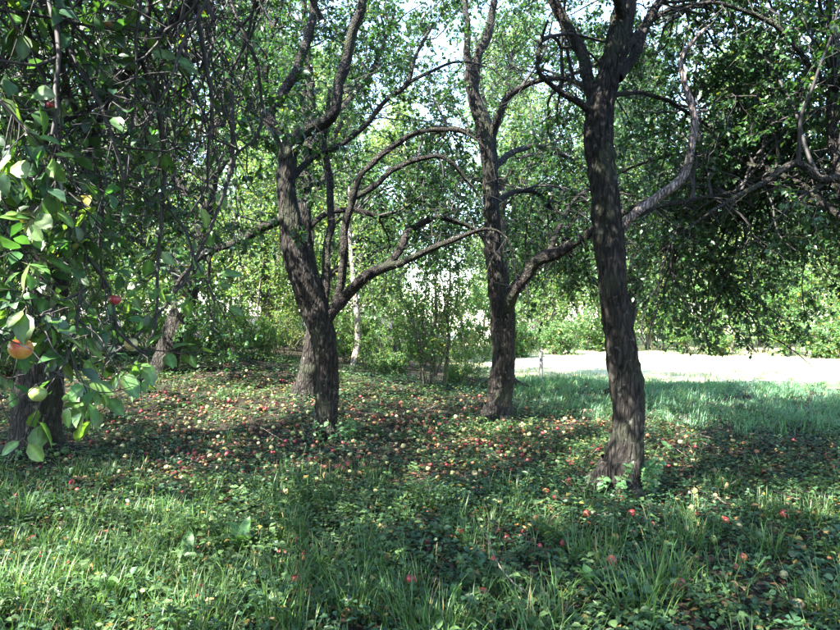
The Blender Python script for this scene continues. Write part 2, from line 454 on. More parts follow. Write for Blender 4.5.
def build_crown(limbs, o, nb, blen, ntw, nsub, nleaf, lsize, leafmat, keep=None, tp=TP4, grav=(0.02, 0.06), tmin=0.25,
                brad=0.019, twlen=(0.35, 0.95), sublen=(0.12, 0.32), tint=LEAF_G, seed=1, up=0.35, sub_sides=3, twmat="twig", yellow=0.018, clump=0.0, gapf=0.9):
    """limbs: list of [k,4].  makes 'branches' and 'crown' under o"""
    r = np.random.default_rng(seed)
    LP = np.stack([catmull(l, 24) for l in limbs])
    p, d, idx, t = spawn(LP[:, :, :3], nb, tmin, 1.0, 0.55, 0.9, up, r)
    L = r.uniform(*blen, len(p))
    B = grow(p, d, L, 10, 0.20, r.uniform(grav[0], grav[1], len(p)), r)
    BR = np.linspace(1, 0.3, 11)[None] * (brad * (0.6 + 0.4 * L / blen[1]))[:, None]
    if keep is not None:
        kb = keep(B[:, 5]) & keep(B[:, 9]) & keep(B[:, 2]); B, BR = B[kb], BR[kb]
    p, d, idx, t = spawn(B, ntw, 0.15, 1.0, 0.7, 0.8, 0.0, r)
    L = r.uniform(*twlen, len(p))
    W = grow(p, d, L, 5, 0.25, r.uniform(grav[0], grav[1] * 1.9, len(p)), r)
    WR = np.linspace(1, 0.35, 6)[None] * np.full((len(p), 1), 0.0055)
    if keep is not None:
        kb = keep(W[:, -1]) & keep(W[:, 2]); W, WR = W[kb], WR[kb]
    if clump:                                     # bare gaps in the crown
        cl = np.array([noise.noise(Vector((w * gapf + seed * 5.1).tolist())) for w in W[:, 3]])
        W2 = W[cl > -clump]
    else:
        W2 = W
    p, d, idx, t = spawn(W2, nsub, 0.2, 1.0, 0.6, 0.9, 0.05, r)
    L = r.uniform(*sublen, len(p))
    S = grow(p, d, L, 2, 0.25, 0.02, r)
    SR = np.linspace(1, 0.5, 3)[None] * np.full((len(p), 1), 0.0026)
    g = Geo()
    g.add(*_tq(tube_batch(B, BR, 6))); g.add(*_tq(tube_batch(W, WR, 3)))
    if sub_sides: g.add(*_tq(tube_batch(S, SR, sub_sides)))
    bo = g.obj("branches", M[twmat], o); tag(bo, kind="stuff")
    p, d, idx, t = spawn(S, nleaf, 0.1, 1.0, 0.5, 0.9, -0.25, r)
    if keep is not None:
        kb = keep(p); p, d = p[kb], d[kb]
    n = len(p)
    nn = unit(np.array([0, 0, 1.0]) + r.normal(0, 0.55, (n, 3)))
    Ls = lsize * r.uniform(0.65, 1.25, n)
    gl = Geo()
    leaves(gl, tp, p, d, nn, Ls, Ls * r.uniform(0.55, 0.75, n), tints(n, tint, 0.25, yellow, r))
    lo = gl.obj("crown", leafmat, o); tag(lo, kind="stuff")
    return n

def _tq(vq):
    return vq[0], None, vq[1]

TREES = {}
def apple_tree(key, label, trunk, limbs, sides=36, flare=0.55, dead=(), thing=None):
    """trunk and limbs are [k,4] arrays; returns the root and limb centre lines"""
    base = trunk[0, :3].copy()
    o = thing or empty("apple_tree")
    tag(o, label, "tree", "apple trees of the orchard")
    g = Geo()
    t2 = trunk.copy(); t2[0, 2] -= 0.12
    out = [bark_tube(g, t2, sides, 0.12, 0.018, flare, seed=hash_seed(key))]
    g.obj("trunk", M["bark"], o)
    for i, l in enumerate(limbs):
        g = Geo()
        l = l.copy(); l[:, 3] *= 0.84
        big = l[:, 3].max() > 0.05
        out.append(bark_tube(g, l, 20 if big else 10, 0.10, 0.006 if big else 0.003, 0, seed=hash_seed(key) + i * 1.7 + 1, wob=0.055))
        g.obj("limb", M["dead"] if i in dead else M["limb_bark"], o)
    rr = np.random.default_rng(int(hash_seed(key) * 100) + 5)
    r0 = trunk[0, 3]
    for k in range(5):
        a = k * 1.257 + rr.uniform(-.4, .4); ln = rr.uniform(1.7, 2.7) * r0 + .05
        ca, sa = math.cos(a), math.sin(a)
        pts_ = [(base[0] + ca * r0 * .45, base[1] + sa * r0 * .45, base[2] + .34, r0 * .38), (base[0] + ca * r0 * .95, base[1] + sa * r0 * .95, base[2] + .13, r0 * .40),
                (base[0] + ca * (r0 + ln * .5), base[1] + sa * (r0 + ln * .5), base[2] + .03, r0 * .28), (base[0] + ca * (r0 + ln), base[1] + sa * (r0 + ln), base[2] - .06, r0 * .14)]
        g = Geo(); bark_tube(g, catmull(pts_, 12), 12, .14, .006, 0, seed=k * 3.1 + r0, wob=.03); g.obj("root", M["bark"], o)
    rs = np.random.default_rng(len(key) + int(hash_seed(key) * 10))
    LP = np.stack([catmull(l, 40) for l in out[1:]])[:, :, :3]            # short spurs along the limbs
    p, dd, idx, t = spawn(LP, 34, 0.12, 1.0, 0.4, 1.0, 0.0, rs)
    W = grow(p, dd, rs.uniform(0.06, 0.34, len(p)) * np.where(rs.random(len(p)) < .3, 2.4, 1), 4, 0.3, rs.uniform(0, .12, len(p)), rs)
    g = Geo(); g.add(*_tq(tube_batch(W, np.linspace(1, .4, 5)[None] * rs.uniform(.003, .007, (len(W), 1)), 3)))
    tag(g.obj("spurs", M["twig"], o), kind="stuff")
    TREES[key] = o
    return o, out

def rebase(o, base):
    b = Vector((float(base[0]), float(base[1]), float(base[2])))
    o.location = b
    for c in o.children:
        c.matrix_parent_inverse = Matrix.Translation(-b)

def hash_seed(s):
    return (sum(ord(c) * (i + 3) for i, c in enumerate(s)) % 97) * 0.37

# ------------------------------------------------------------------ the orchard trees
# A: thick trunk behind the hanging leaves
d = 7.6
trA = limb_points([(34, 462, 54, d), (38, 400, 47, d), (42, 345, 46, d), (48, 290, 40, d), (52, 250, 36, d), (56, 215, 30, d)])
lmA = [limb_points([(54, 235, 26, d), (32, 195, 22, d - .2), (5, 140, 18, d - .6), (-30, 60, 13, d - 1), (-60, -60, 7, d - 1.4)]),
       limb_points([(55, 230, 26, d), (86, 190, 20, d + .1), (92, 140, 17, d + .3), (112, 70, 14, d + .4), (140, -10, 10, d + .6), (150, -90, 6, d + .8)]),
       limb_points([(54, 250, 16, d), (95, 225, 13, d - .5), (140, 160, 11, d - 1.0), (165, 90, 8, d - 1.3), (215, 40, 6, d - 1.5)]),
       limb_points([(50, 245, 16, d), (60, 180, 13, d - .8), (30, 90, 10, d - 1.6), (60, 10, 7, d - 2.3)])]
oA, cA = apple_tree("A", "thick dark apple tree behind the hanging apples and drooping leaves", trA, lmA)
build_crown(cA[1:], oA, 16, (0.8, 1.8), 8, 4, 10, 0.07, M["leaf"], seed=21, clump=0.0)

# B: leaning tree at the back
d = 12.0
trB = limb_points([(160, 385, 34, d), (170, 345, 31, d), (180, 315, 29, d), (193, 275, 25, d), (205, 225, 21, d), (212, 170, 18, d + .1), (224, 100, 15, d + .2), (240, 20, 12, d + .2), (250, -50, 8, d + .2)])
lmB = [limb_points([(203, 232, 13, d), (185, 190, 11, d + .2), (150, 140, 9, d + .4), (125, 80, 7, d + .4), (112, 10, 5, d + .5)]),
       limb_points([(210, 185, 12, d), (235, 140, 10, d - .4), (262, 100, 8, d - .6), (270, 40, 6, d - .8), (290, -20, 4, d - 1)]),
       limb_points([(186, 300, 10, d), (165, 265, 8, d + .4), (138, 240, 6, d + .7), (100, 235, 4, d + .8)])]
trB[:, 3] *= .82
oB, cB = apple_tree("B", "leaning apple tree at the back, rising behind bare drooping twigs", trB, lmB, sides=24)
build_crown([cB[0][len(cB[0]) // 2:]] + cB[1:], oB, 14, (0.9, 2.0), 8, 4, 9, 0.075, M["leaf"], tp=TP2, seed=22, clump=0.0, sub_sides=0)

# C: the forked tree in the middle
d = 8.7
trC = limb_points([(325, 444, 31, d), (326, 410, 28, d), (327, 370, 29, d), (323, 335, 36, d), (311, 300, 37, d), (298, 262, 33, d), (291, 228, 29, d), (287, 190, 25, d), (287, 150, 24, d), (286, 140, 20, d)])
lmC = [limb_points([(287, 156, 21, d), (276, 133, 17, d), (272, 112, 15, d), (283, 90, 14, d + .1), (298, 72, 13, d + .1), (307, 40, 12, d + .2), (315, -5, 10, d + .3), (318, -70, 6, d + .4)]),
       limb_points([(287, 158, 21, d), (300, 137, 18, d - .1), (320, 124, 17, d - .1), (334, 112, 15, d - .2), (341, 80, 14, d - .2), (351, 40, 14, d - .2), (363, -4, 12, d - .3), (372, -80, 7, d - .4)]),
       limb_points([(324, 330, 13, d), (340, 303, 20, d), (360, 281, 18, d), (382, 269, 16, d - .1), (402, 264, 12, d - .1), (428, 251, 11, d), (455, 240, 9, d), (482, 229, 6, d + .1), (500, 232, 4, d + .1), (512, 250, 2, d + .15), (516, 275, 1, d + .2)]),
       limb_points([(386, 268, 13, d - .1), (400, 250, 13, d), (412, 230, 12, d + .2), (432, 219, 11, d + .3), (455, 221, 9, d + .5), (478, 232, 6, d + .6), (490, 255, 3, d + .7), (494, 290, 1, d + .75)]),
       limb_points([(326, 325, 12, d), (327, 285, 15, d + .1), (325, 255, 13, d + .2), (330, 220, 12, d + .3), (330, 185, 11, d + .4), (324, 145, 9, d + .5), (330, 90, 6, d + .6)]),
       limb_points([(329, 322, 11, d), (340, 285, 14, d), (343, 250, 13, d - .1), (346, 225, 12, d - .1), (356, 188, 11, d - .2), (376, 160, 10, d - .2), (408, 137, 9, d - .2), (440, 129, 7, d - .3), (468, 134, 5, d - .3), (488, 152, 3, d - .3), (496, 180, 1, d - .3)]),
       limb_points([(352, 200, 10, d - .1), (372, 187, 10, d), (396, 169, 9, d + .1), (430, 156, 8, d + .2), (452, 162, 7, d + .2), (466, 181, 6, d + .3), (480, 198, 3, d + .4), (484, 225, 1, d + .4)]),
       limb_points([(295, 176, 12, d), (310, 160, 11, d + .2), (335, 148, 10, d + .4), (362, 128, 9, d + .5), (385, 101, 8, d + .6), (408, 82, 8, d + .6), (416, 55, 6, d + .6), (432, 25, 4, d + .7)]),
       limb_points([(408, 82, 6, d + .6), (430, 72, 5, d + .7), (456, 62, 4, d + .8), (490, 68, 2, d + .9), (510, 85, 1, d + .9)])]
lmC += [world_limb([(-1.25, 8.75, 5.4, .06), (-1.7, 8.3, 6.1, .045), (-2.3, 7.6, 6.5, .03), (-2.8, 7.0, 6.6, .012)]),  # upper limbs above the frame, added so this crown shades more
        world_limb([(-.75, 8.4, 5.7, .06), (-.4, 7.8, 6.3, .045), (.1, 7.2, 6.6, .03), (.5, 6.6, 6.6, .012)]),
        world_limb([(-.72, 8.4, 5.6, .06), (-.2, 8.9, 6.2, .045), (.5, 9.4, 6.5, .03), (1.1, 9.8, 6.4, .012)])]
trC[:, 3] *= .86
for q in lmC[2:]: q[:, 3] *= .80
oC, cC = apple_tree("C", "forked apple tree with a mossy arching side limb amid fallen apples", trC, lmC, sides=40, flare=0.4)
build_crown(cC[1:], oC, 13, (0.7, 2.0), 8, 3, 12, 0.062, M["leaf"], seed=23, tmin=0.45, clump=0.0, brad=0.011, keep=lambda p: behind(8.7)(p) & ((p[:, 0] < 0.75) | (p[:, 2] > 1.75 + .5 * p[:, 1])))

# D: tree half hidden behind C
d = 11.0
trD = limb_points([(303, 404, 32, d), (308, 375, 27, d), (313, 345, 25, d), (316, 310, 24, d), (310, 270, 23, d), (304, 230, 20, d), (306, 180, 16, d + .1), (312, 110, 12, d + .2), (306, 30, 9, d + .3), (300, -60, 6, d + .4)])
lmD = [limb_points([(308, 242, 13, d), (290, 222, 12, d), (272, 223, 12, d - .1), (246, 238, 11, d - .2), (212, 251, 9, d - .3), (186, 272, 6, d - .4), (165, 305, 4, d - .5)]),
       limb_points([(306, 230, 9, d), (325, 214, 8, d + .1), (352, 211, 7, d + .2), (380, 216, 6, d + .3), (410, 205, 4, d + .5)]),
       limb_points([(306, 190, 11, d), (280, 160, 9, d + .3), (255, 120, 7, d + .5), (240, 60, 5, d + .7)]),
       limb_points([(309, 150, 10, d), (340, 110, 8, d + .4), (372, 70, 6, d + .7), (395, 10, 4, d + .9)])]
trD[:, 3] *= .78
oD, cD = apple_tree("D", "slender apple tree standing half hidden behind the forked trunk", trD, lmD, sides=24)
build_crown([cD[0][len(cD[0]) * 2 // 3:]] + cD[1:], oD, 13, (0.8, 2.2), 8, 4, 11, 0.07, M["leaf"], tp=TP2, seed=24, tmin=0.4, clump=0.0, sub_sides=0, keep=behind(10.6))

# E: tree with the rising pale side limb
d = 10.36
trE = limb_points([(497, 428, 38, d), (499, 405, 30, d), (502, 380, 27, d), (503, 340, 26, d), (501, 308, 26, d), (497, 282, 21, d), (493, 240, 19, d), (491, 200, 17, d), (489, 160, 18, d), (486, 130, 19, d), (475, 100, 15, d), (470, 72, 14, d)])
lmE = [limb_points([(502, 318, 20, d), (511, 297, 17, d - .1), (525, 276, 17, d - .2), (546, 256, 17, d - .3), (570, 246, 14, d - .4), (594, 230, 12, d - .5), (640, 205, 9, d - .7), (690, 180, 6, d - .8), (735, 170, 3, d - .9)]),
       limb_points([(471, 84, 12, d), (467, 55, 10, d + .1), (466, 25, 9, d + .1), (465, -10, 8, d + .2), (460, -70, 5, d + .3)]),
       limb_points([(472, 84, 13, d), (480, 55, 12, d - .1), (489, 25, 11, d - .1), (495, -8, 9, d - .2), (500, -70, 6, d - .3)]),
       limb_points([(488, 142, 12, d), (499, 118, 10, d - .2), (508, 96, 9, d - .3), (525, 86, 8, d - .4), (552, 78, 6, d - .5), (590, 70, 4, d - .6)]),
       limb_points([(490, 150, 9, d), (475, 135, 8, d + .3), (445, 130, 6, d + .6), (420, 140, 4, d + .9)]),
       limb_points([(491, 170, 9, d), (520, 150, 8, d + .6), (550, 150, 6, d + 1.2), (585, 170, 4, d + 1.7), (610, 210, 3, d + 2.0)]),
       limb_points([(493, 205, 8, d), (520, 190, 7, d + .8), (545, 200, 6, d + 1.3), (560, 235, 4, d + 1.6)]),
       limb_points([(549, 254, 9, d - .3), (560, 225, 7, d), (580, 195, 5, d + .3), (620, 180, 4, d + .6)])]
oE, cE = apple_tree("E", "apple tree with a low sunlit limb rising toward the rough dark trunk", trE, lmE, sides=36, flare=0.55)
build_crown(cE[1:], oE, 18, (0.9, 2.5), 8, 4, 11, 0.064, M["leaf"], seed=25, tmin=0.35, grav=(0.04, 0.13), clump=0.0, keep=behind(10.65), yellow=.015)

# F: the big dark trunk in front
d = 6.05
trF = limb_points([(618, 498, 54, d), (624, 470, 42, d), (628, 440, 37, d), (628, 400, 35, d), (622, 350, 34, d), (615, 300, 33, d), (610, 250, 33, d), (605, 200, 30, d), (600, 150, 29, d), (599, 112, 30, d), (606, 82, 27, d), (617, 45, 25, d), (625, 8, 22, d), (632, -40, 17, d), (640, -120, 11, d)])
lmF = [limb_points([(600, 128, 20, d), (592, 92, 17, d), (584, 60, 16, d + .05), (571, 28, 15, d + .1), (553, 0, 13, d + .1), (530, -35, 9, d + .2), (500, -90, 5, d + .3)]),
       limb_points([(617, 78, 15, d), (632, 60, 14, d + .2), (640, 36, 13, d + .3), (655, 10, 12, d + .4), (672, -15, 9, d + .5), (700, -70, 5, d + .6)]),
       limb_points([(618, 228, 18, d), (634, 213, 14, d - .1), (654, 200, 14, d - .1), (674, 188, 14, d - .15), (686, 172, 13, d - .15), (690, 148, 12, d - .2), (693, 122, 11, d - .2), (687, 92, 10, d - .2), (680, 66, 9, d - .2), (684, 52, 8, d - .2), (698, 36, 6, d - .2), (710, 25, 4, d - .2)]),
       limb_points([(600, 122, 13, d), (580, 104, 12, d - .1), (560, 92, 11, d - .2), (546, 82, 9, d - .2), (537, 70, 8, d - .3), (541, 42, 6, d - .3), (548, 20, 4, d - .3)]),
       limb_points([(598, 96, 10, d), (572, 80, 9, d + .4), (546, 80, 7, d + .7), (520, 88, 5, d + .9)]),
       limb_points([(620, 222, 9, d), (660, 206, 8, d + .4), (710, 197, 7, d + .8), (760, 188, 5, d + 1.0), (810, 186, 3, d + 1.2)]),
       limb_points([(620, 60, 12, d), (650, 20, 10, d + .6), (700, 5, 8, d + 1.1), (740, 30, 6, d + 1.5), (770, 70, 4, d + 1.8)]),
       limb_points([(612, 95, 10, d), (650, 95, 8, d + .8), (700, 120, 6, d + 1.5), (745, 160, 4, d + 2.0)]),
       limb_points([(624, 10, 12, d), (600, -40, 9, d - .6), (590, -90, 7, d - 1.2), (560, -160, 5, d - 1.8)])]
lmF += [world_limb([(1.8, 6.05, 4.2, .06), (1.3, 5.3, 4.9, .045), (.8, 4.7, 5.3, .03), (.3, 4.3, 5.5, .012)]),  # high limbs over the frame, added to thicken the shade
        world_limb([(1.8, 6.05, 4.5, .06), (1.5, 6.7, 5.2, .045), (.9, 7.3, 5.7, .03), (.3, 7.8, 5.8, .012)]),
        world_limb([(1.85, 6.05, 4.4, .06), (2.6, 6.4, 5.0, .045), (3.4, 7.0, 5.4, .03), (4.0, 7.6, 5.4, .012)])]
lmF[2][:, 3] *= .85
for q in lmF[3:9]: q[:, 3] *= .75
oF, cF = apple_tree("F", "big rough-barked apple trunk with a bare dead limb curving upward", trF, lmF, sides=64, flare=0.6, dead=(2,))
def keepF(p):
    hi = p[:, 2] > 1.75 + .5 * p[:, 1]
    return hi | ((p[:, 1] > 6.0) & (p[:, 0] > 1.15) & ((p[:, 0] > 2.3) | (p[:, 2] > 3.1)))
build_crown([c for i, c in enumerate(cF[1:]) if i != 2], oF, 19, (0.8, 2.2), 8, 4, 11, 0.056, M["leaf"], seed=26, tmin=0.4, clump=0.0, grav=(0.02, 0.10), keep=keepF)

# G: tree at the picture's right edge, mostly outside
trG = world_limb([(4.15, 5.9, -.1, .2), (4.05, 5.9, .7, .17), (3.95, 5.95, 1.5, .15), (3.92, 6.0, 2.3, .13)])
lmG = [world_limb([(3.93, 6, 2.1, .075), (3.74, 6.0, 2.72, .06), (3.70, 6.1, 3.3, .055), (3.72, 6.1, 4.0, .05), (3.6, 6.1, 5.0, .03)]),
       world_limb([(3.94, 6, 2.2, .07), (3.7, 5.9, 2.72, .06), (3.45, 5.9, 2.78, .055), (3.25, 5.9, 2.92, .05), (2.95, 5.85, 2.72, .04), (2.6, 5.8, 2.55, .025), (2.2, 5.7, 2.3, .01)]),
       world_limb([(3.93, 6, 2.3, .06), (3.6, 6.8, 3.0, .05), (3.0, 7.6, 3.4, .04), (2.4, 8.2, 3.3, .025), (1.9, 8.6, 2.8, .012)]),
       world_limb([(3.93, 6, 2.3, .06), (4.2, 7.0, 3.0, .05), (4.4, 8.0, 3.3, .035), (4.4, 8.8, 3.1, .02), (4.3, 9.4, 2.5, .01)]),
       world_limb([(3.72, 6.1, 3.5, .05), (3.2, 6.0, 4.1, .04), (2.6, 5.9, 4.3, .03), (2.0, 5.7, 4.1, .015)]),
       world_limb([(3.72, 6.1, 3.6, .05), (3.6, 5.2, 4.1, .04), (3.2, 4.4, 4.2, .03), (2.7, 3.8, 3.9, .015)]),
       world_limb([(3.93, 6, 2.2, .06), (4.8, 6.2, 3.0, .05), (5.6, 6.6, 3.4, .03), (6.2, 6.8, 3.2, .015)]),
       world_limb([(3.5, 6.9, 3.1, .04), (3.2, 7.9, 2.9, .03), (3.1, 8.7, 2.4, .015)])]
lmG[1][:, 3] *= .78
for q in lmG[2:]: q[:, 3] *= .62
oG, cG = apple_tree("G", "apple tree at the picture's edge with a thick limb reaching into view", trG, lmG, sides=28)
build_crown(cG[1:], oG, 20, (0.9, 2.5), 9, 4, 12, 0.058, M["leaf"], tp=TP2, seed=27, tmin=0.3, grav=(0.04, 0.14), clump=0.0,
            keep=lambda p: (p[:, 2] > 1.1 + 0.12 * np.maximum(0, 8 - p[:, 1])) & (((p[:, 1] > 6.3) & (p[:, 0] > 2.55)) | ((p[:, 1] > 5.2) & (p[:, 0] > 3.0)) | (p[:, 2] > 1.75 + .5 * p[:, 1])))

# H: the near tree whose branches hang into the picture; its trunk stands out of frame
trH = world_limb([(-2.75, 0.55, -.1, .23), (-2.7, .6, .7, .2), (-2.62, .75, 1.5, .18), (-2.5, .95, 2.1, .16)])
lmH = [world_limb([(-2.52, .9, 1.95, .11), (-2.2, 1.7, 2.75, .09), (-1.6, 2.6, 3.35, .075), (-.85, 3.1, 3.45, .05), (-.3, 3.7, 3.7, .03), (.3, 4.1, 3.95, .015)]),
       world_limb([(-2.52, .9, 2.0, .10), (-2.6, 2.0, 3.0, .085), (-2.4, 3.2, 3.6, .07), (-1.9, 4.3, 3.95, .05), (-1.4, 5.0, 4.1, .03), (-1.0, 5.6, 4.2, .015)]),
       world_limb([(-2.5, .9, 2.1, .09), (-1.6, .6, 3.1, .075), (-.4, .4, 3.9, .06), (.8, .6, 4.3, .045), (1.9, .9, 4.4, .025), (2.7, 1.1, 4.3, .012)]),
       world_limb([(-2.5, .9, 2.1, .09), (-2.0, -.2, 3.2, .07), (-1.2, -1.2, 4.0, .05), (-.4, -2.0, 4.3, .03)]),
       world_limb([(-2.5, .9, 2.1, .09), (-3.3, .8, 3.0, .07), (-3.9, .5, 3.6, .05), (-4.4, .2, 3.8, .03)]),
       world_limb([(-2.5, .9, 2.1, .10), (-2.3, 1.0, 3.4, .08), (-2.0, 1.5, 4.6, .06), (-1.7, 2.0, 5.6, .03)]),
       world_limb([(-1.9, 2.2, 3.1, .06), (-1.5, 2.5, 3.25, .05), (-.6, 2.0, 3.9, .04), (.3, 1.9, 4.2, .025), (1.2, 2.2, 4.4, .012)]),
       world_limb([(-.4, .4, 3.9, .05), (.3, 1.6, 4.5, .04), (.9, 3.0, 4.9, .03), (1.3, 4.3, 5.1, .015)]),  # this limb and the next two: added above view to cast shade
       world_limb([(-1.6, 2.6, 3.35, .06), (-.9, 3.6, 4.4, .045), (-.2, 4.8, 5.0, .03), (.4, 6, 5.2, .015)]),
       world_limb([(-2.4, 3.2, 3.6, .06), (-2.2, 4.5, 4.8, .045), (-1.8, 6, 5.3, .02)]),
       world_limb([(-2.6, 2.0, 3.0, .06), (-3.2, 3.0, 3.5, .05), (-3.6, 4.0, 3.7, .03), (-3.8, 5.0, 3.6, .015)])]
oH, cH = apple_tree("H", "near apple tree whose leafy branches droop into view from above", trH, lmH, sides=28)
def keepH(p):
    above = p[:, 2] > 1.75 + 0.50 * np.maximum(p[:, 1], 0)
    side = (p[:, 0] < -0.62 * np.maximum(p[:, 1], 0) - 0.05)
    return above | side | ((p[:, 1] < -0.3) & (p[:, 2] > 2.4))
build_crown(cH[1:], oH, 18, (0.7, 1.9), 8, 4, 11, 0.07, M["leaf"], tp=TP2, seed=28, tmin=0.3, keep=keepH, clump=0.0)

# ------------------------------------------------------------------ near drooping branches of tree H
r7 = np.random.default_rng(77)
def hang_keep(p):
    low = (p[:, 2] < 1.6 + .40 * p[:, 1]) & (p[:, 0] > -.225 * p[:, 1])
    return ~low & (p[:, 2] > 1.0 + 1.6 * (p[:, 0] + 1.62)) & (p[:, 0] < -0.36) & (p[:, 2] > 0.75)
def bare_twigs():
    A1, A2 = catmull(cH[1], 30)[:, :3], catmull(cH[2], 30)[:, :3]
    LP = np.stack([A1, A2])
    p, dd, idx, t = spawn(LP, 62, 0.36, 0.95, 0.1, 0.5, -0.2, r7)
    dd = unit(dd + np.array([-0.35, 0.0, -0.5]))
    L = r7.uniform(0.9, 2.3, len(p))
    B = grow(p, dd, L, 14, 0.17, r7.uniform(0.02, 0.14, len(p)), r7)
    BR = np.linspace(1, 0.35, 15)[None] * r7.uniform(0.008, 0.019, (len(p), 1))
    k = hang_keep(B[:, 9]) & hang_keep(B[:, -1]); B, BR = B[k], BR[k]
    p, dd, idx, t = spawn(B, 8, 0.12, 1.0, 0.55, 0.85, -0.15, r7)
    W = grow(p, dd, r7.uniform(0.2, 0.75, len(p)), 7, 0.24, r7.uniform(0, 0.12, len(p)), r7)
    k = hang_keep(W[:, -1]); W = W[k]
    WR = np.linspace(1, 0.4, 8)[None] * r7.uniform(0.0035, 0.0075, (len(W), 1))
    p, dd, idx, t = spawn(W, 5, 0.15, 1.0, 0.5, 0.9, 0, r7)
    S = grow(p, dd, r7.uniform(0.05, 0.26, len(p)), 2, 0.3, 0.03, r7)
    SR = np.linspace(1, 0.6, 3)[None] * np.full((len(S), 1), 0.0028)
    g = Geo()
    g.add(*_tq(tube_batch(B, BR, 5))); g.add(*_tq(tube_batch(W, WR, 3))); g.add(*_tq(tube_batch(S, SR, 3)))
    tag(g.obj("bare_twigs", M["twig"], oH), kind="stuff")
    # scattered smaller leaves on them
    p, dd, idx, t = spawn(S, 1, 0.5, 1.0, 0.5, 0.9, -0.3, r7)
    prob = 0.10 + 0.6 * sstep(-1.0, -1.9, p[:, 0])
    k = r7.random(len(p)) < prob; p, dd = p[k], dd[k]; n = len(p)
    Ls = r7.uniform(0.05, 0.085, n)
    gl = Geo()
    leaves(gl, TP8, p, dd, unit(np.array([0, -.2, 1.0]) + r7.normal(0, .5, (n, 3))), Ls, Ls * .62, tints(n, LEAF_G, .25, .03, r7))
    tag(gl.obj("foliage", M["leaf"], oH), kind="stuff")
bare_twigs()

# leaf meshes seen close: pointed oval, finely toothed, folded along the midrib, on a stalk
def big_leaf_mesh(i):
    r = np.random.default_rng(300 + i)
    us = np.array([0, .08, .2, .34, .5, .66, .8, .92, 1.0])
    wd = np.array([0.02, .22, .40, .49, .5, .44, .32, .15, 0.0])
    curl, fold, twist = r.uniform(.05, .28), r.uniform(.06, .22), r.uniform(-.25, .25)
    V, T, Q = [], [], []
    for k, (u, w) in enumerate(zip(us, wd)):
        zc = -curl * u * u
        tw = twist * u
        for s in (-1, -.5, 0, .5, 1):
            jag = (1 + 0.06 * (-1) ** k) if abs(s) == 1 else 1
            y = s * w * 0.62 * jag
            z = zc + fold * abs(y) * 1.4 + tw * y + (0.012 * math.sin(9 * u + 3 * s + i) if abs(s) > .4 else 0)
            V.append((u, y, z))
    for k in range(len(us) - 1):
        for s in range(4):
            a = k * 5 + s
            Q.append((a, a + 5, a + 6, a + 1))
    V = np.array(V); V[:, 0] += 0.28
    n0 = len(V)
    st = np.array([[0, 0, .05], [.15, 0, .02], [.3, 0, 0.0]])
    sv, sq = tube_batch(st[None], np.full((1, 3), .014), 4)
    base = np.array([0.065, 0.135, 0.035]) * r.uniform(.75, 1.3) * np.array([r.uniform(.9, 1.25), 1, 1])
    cv = np.tile(base, (len(V), 1)); cv[2::5] *= 1.7
    for q in range(len(V)):
        if q % 5 in (0, 4) and r.random() < .10: cv[q] = (.11, .065, .03)
    g = Geo().add(V, None, Q, cv)
    g.add(sv, None, sq, np.tile((0.16, 0.16, 0.05), (len(sv), 1)))
    return g.mesh("leaf", M["leaf"])
BIG = [big_leaf_mesh(i) for i in range(8)]

near_specs = [
    [(204, -16, 14, 3.05), (172, 22, 13, 3.0), (140, 56, 12, 2.9), (120, 82, 10, 2.85), (98, 103, 8, 2.8), (60, 122, 6, 2.65), (10, 117, 4, 2.5), (-40, 125, 3, 2.4)],
    [(114, 92, 8, 2.85), (97, 125, 8, 2.8), (86, 165, 7, 2.7), (62, 205, 6, 2.6), (25, 225, 4, 2.5), (-20, 250, 3, 2.4)],
    [(88, 160, 6, 2.7), (82, 200, 5, 2.6), (86, 255, 5, 2.5), (80, 300, 5, 2.4), (74, 338, 4, 2.3), (58, 374, 3, 2.2), (34, 386, 2.4, 2.15)],
    [(-60, -10, 8, 2.4), (0, 10, 6, 2.45), (50, 17, 5, 2.5), (95, 27, 4, 2.6), (150, 30, 3, 2.8)],
    [(86, 290, 5, 2.45), (62, 302, 4, 2.35), (36, 322, 3, 2.2), (14, 336, 2.4, 2.1), (-14, 350, 2, 2.0)],
    [(140, 56, 6, 2.9), (160, 120, 6, 3.0), (163, 190, 5, 3.1), (158, 260, 5, 3.1), (156, 320, 4, 3.0), (146, 350, 3, 2.9), (128, 370, 2, 2.8)],
    [(232, 90, 6, 3.6), (232, 160, 6, 3.5), (216, 215, 5, 3.4), (190, 270, 5, 3.3), (158, 315, 4, 3.1), (122, 348, 4, 2.9), (90, 366, 2.5, 2.8)],
    [(-50, 60, 7, 2.2), (0, 100, 5, 2.2), (40, 150, 4, 2.25), (60, 190, 3, 2.3), (70, 240, 2, 2.35)],
    [(160, 200, 4, 3.1), (185, 230, 4, 3.1), (196, 262, 3, 3.0), (214, 300, 2.5, 2.95), (212, 335, 2, 2.9)],
    [(86, 255, 5, 2.5), (110, 290, 4, 2.6), (118, 335, 4, 2.6), (146, 352, 3, 2.65), (148, 375, 3, 2.6), (132, 388, 2, 2.55)],
    [(-40, 160, 6, 2.3), (0, 195, 5, 2.3), (20, 240, 4, 2.35), (30, 280, 3, 2.3), (10, 310, 2, 2.2)]]
near_leaf_n = [40, 30, 34, 38, 16, 24, 14, 36, 8, 36, 24]
AP = [at(21, 349, 2.1), at(38, 394, 2.15), at(115, 300, 2.6), at(131, 344, 2.65)]
def clear_of_apples(p):
    # the hanging apples stay free of leaves on their open side
    ok = np.ones(len(p), bool)
    for a in AP:
        v = p - a
        ok &= ~((np.hypot(v[:, 0] + .10 * v[:, 1], v[:, 2]) < .085) & (v[:, 1] < .10) & (v[:, 1] > -.9))
    return ok
def hang_near(p):
    return (p[:, 0] < -0.40 * p[:, 1]) & (p[:, 2] > 1.3)
